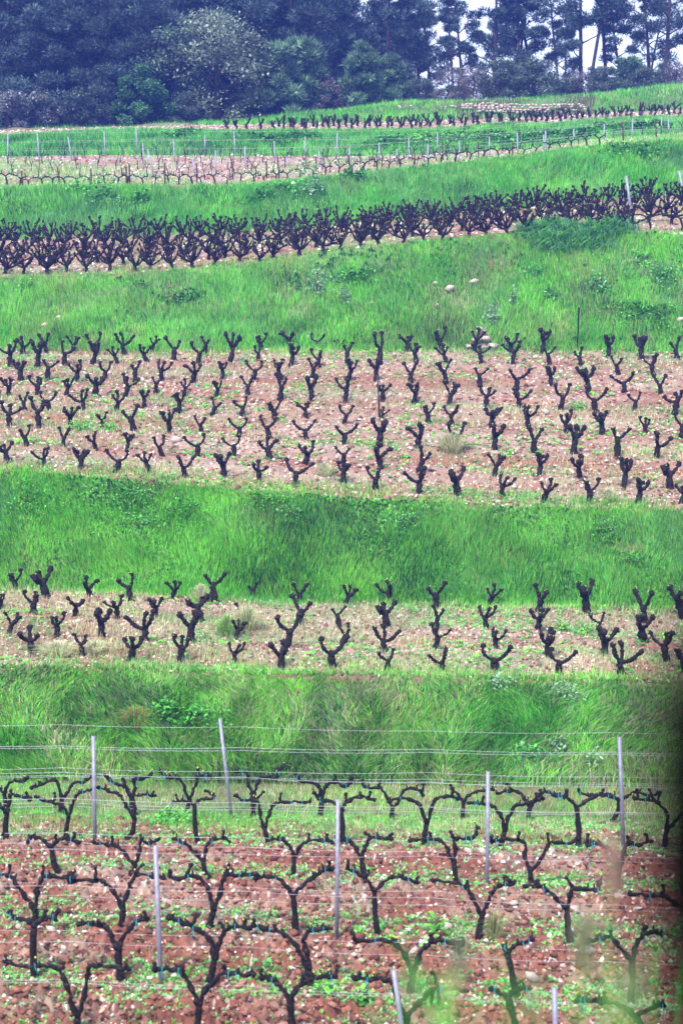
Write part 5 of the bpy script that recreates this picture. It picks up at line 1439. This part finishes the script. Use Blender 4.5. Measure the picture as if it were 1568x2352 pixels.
for (p, px, D, s, lab) in [(MAUVE[0], 1030, 117, 0.68, 'mauve tinted budding shrub in front of the wood'), (MAUVE[1], 1085, 118, 0.72, 'second mauve shrub, just right of the first'), (BUSH[0], 1150, 117, 0.76, 'grey green shrub left of a taller twin'), (BUSH[1], 1225, 118, 0.83, 'tallest grey green shrub in front of the ridge pines'),
 (BUSH[2], 960, 118, 0.58, 'low green shrub left of the mauve shrubs'), (MAUVE[0], 752, 117, .7, 'small whitish shrub between young pines'), (BUSH[0], 1385, 120, 0.65, 'grey shrub under leaning pines, right'), (BUSH[2], 1310, 122, 0.58, 'dark shrub right of the tallest grey green one'), (BUSH[1], 1480, 121, 0.65, 'grey shrub near the right end of the wood edge'), (MAUVE[1], 1550, 121, 0.68, 'mauve shrub at the right end of the wood edge'),
 (WB[0], 20, 113, 1.0, 'white flowering shrub at the far left of the wood edge'), (WB[1], 80, 113.5, .9, 'white flowering shrub, second from left'), (WB[0], 140, 114, .8, 'white flowering shrub, third from left'), (BUSH[2], 200, 114, .7, 'dull low shrub right of the white flowering ones'), (WB[1], 255, 115, .6, 'small whitish shrub left of the bright green one'), (BUSH[0], 430, 114, .55, 'low shrub under the oaks'), (BUSH[1], 570, 115, .6, 'low shrub right of the pale oak')]:
    plant_tree(p, px, D, s, lab, 'shrub')

# ------------------------------------------------------------------ close to the camera, out of focus
mb = MB()
tube(mb, [(.30, .56, -1.75), (.165, .56, -.42), (.133, .56, -.27), (.1215, .56, -.21), (.122, .56, -.15), (.131, .56, -.112)], [.03, .027, .0245, .023, .021, .018], 10, rn, .08)
tag(obj('wooden_post', mb.mesh('near_post', True), M_WOOD), 'dark blurred post close to the camera at the right edge', 'post')
def stalk(px, py, D, zb, seedhead=True, label='', col='mid', hc=(.35, .22, .18), lean=.05, hl=.05, hr=.006, leaves=2, sr=.0016):
    a, b = ray(px, py)
    top = np.array([a * D, D, b * D])
    foot = np.array([a * D - lean, D + .05, -1.68])
    root = empty('grass_stalk', foot)
    mb = MB()
    tube(mb, catmull([(0, 0, -.03), (top - foot) * .5 + np.array([lean * .3, 0, 0]), top - foot], 5), lambda t: sr * (1.5 - .7 * t), 5, tone=G[col])
    obj('stem', mb.mesh('stem'), M_LEAF, root)
    if seedhead:
        hb = MB(); d = (top - foot)
        for k in range(24):
            t = k / 24
            p = d + np.array([rn.uniform(-1, 1) * hr, rn.uniform(-1, 1) * hr, hl * (t - .5)])
            hb.add(OCT_V * np.array([hr * .6, hr * .6, hr * 1.2]) + p, OCT_F, hc)
        obj('seed_head', hb.mesh('head'), M_LEAF, root)
    for k in range(leaves):
        t = rn.uniform(.35, .8); p = (top - foot) * t
        e = p + np.array([rn.uniform(-.09, .09), 0, rn.uniform(.06, .2)])
        m = (p + e) / 2 + np.array([0, 0, .03]); W = np.array([.004, 0, 0])
        lb = MB(); lb.add([p - W, p + W, m + W, m - W, e], [(0, 1, 2), (0, 2, 3), (3, 2, 4)], G[col])
        obj('leaf', lb.mesh('leaf'), M_LEAF, root)
    tag(root, label, 'grass', 'blurred grass stalks near the camera')
stalk(1403, 1990, 2.6, 0, True, 'blurred stalk with tall brownish pink seed head at right', hl=.075, hr=.011, leaves=0)
stalk(1345, 2160, 2.3, 0, True, 'blurred stalk with greenish pink seed head, lower right', hl=.085, hr=.013, hc=(.22, .24, .14))
stalk(1055, 2200, 2.3, 0, True, 'blurred stalk with grey green head left of bottom right corner', hl=.07, hr=.008, hc=(.14, .2, .12))
stalk(985, 2205, 2.1, 0, False, 'blurred green stem at bottom centre right', lean=.1, col='deep', sr=.0016)
stalk(1146, 2170, 2.2, 0, False, 'blurred bright stem crossing the bottom vine', lean=-.03, sr=.0011)
stalk(1035, 2260, 1.9, 0, True, 'blurred yellow flower head at bottom', hl=.012, hr=.006, hc=(.45, .48, .2))
for i, (px, py, D) in enumerate([(940, 2270, 2.0), (1090, 2290, 2.2), (1180, 2250, 1.8), (1230, 2280, 2.1), (1330, 2240, 1.7), (1400, 2200, 1.9), (1450, 2250, 1.6), (1490, 2180, 2.0), (1540, 2210, 1.8), (1420, 2290, 1.5), (870, 2310, 2.1), (1010, 2320, 1.7)]):
    stalk(px, py, D, 0, i % 3 == 0, 'blurred green grass stalk at lower right, %s from left' % nth(i + 1), leaves=2, hl=.04, hr=.005, hc=(.25, .35, .15), sr=.0022, lean=rn.uniform(-.1, .1))
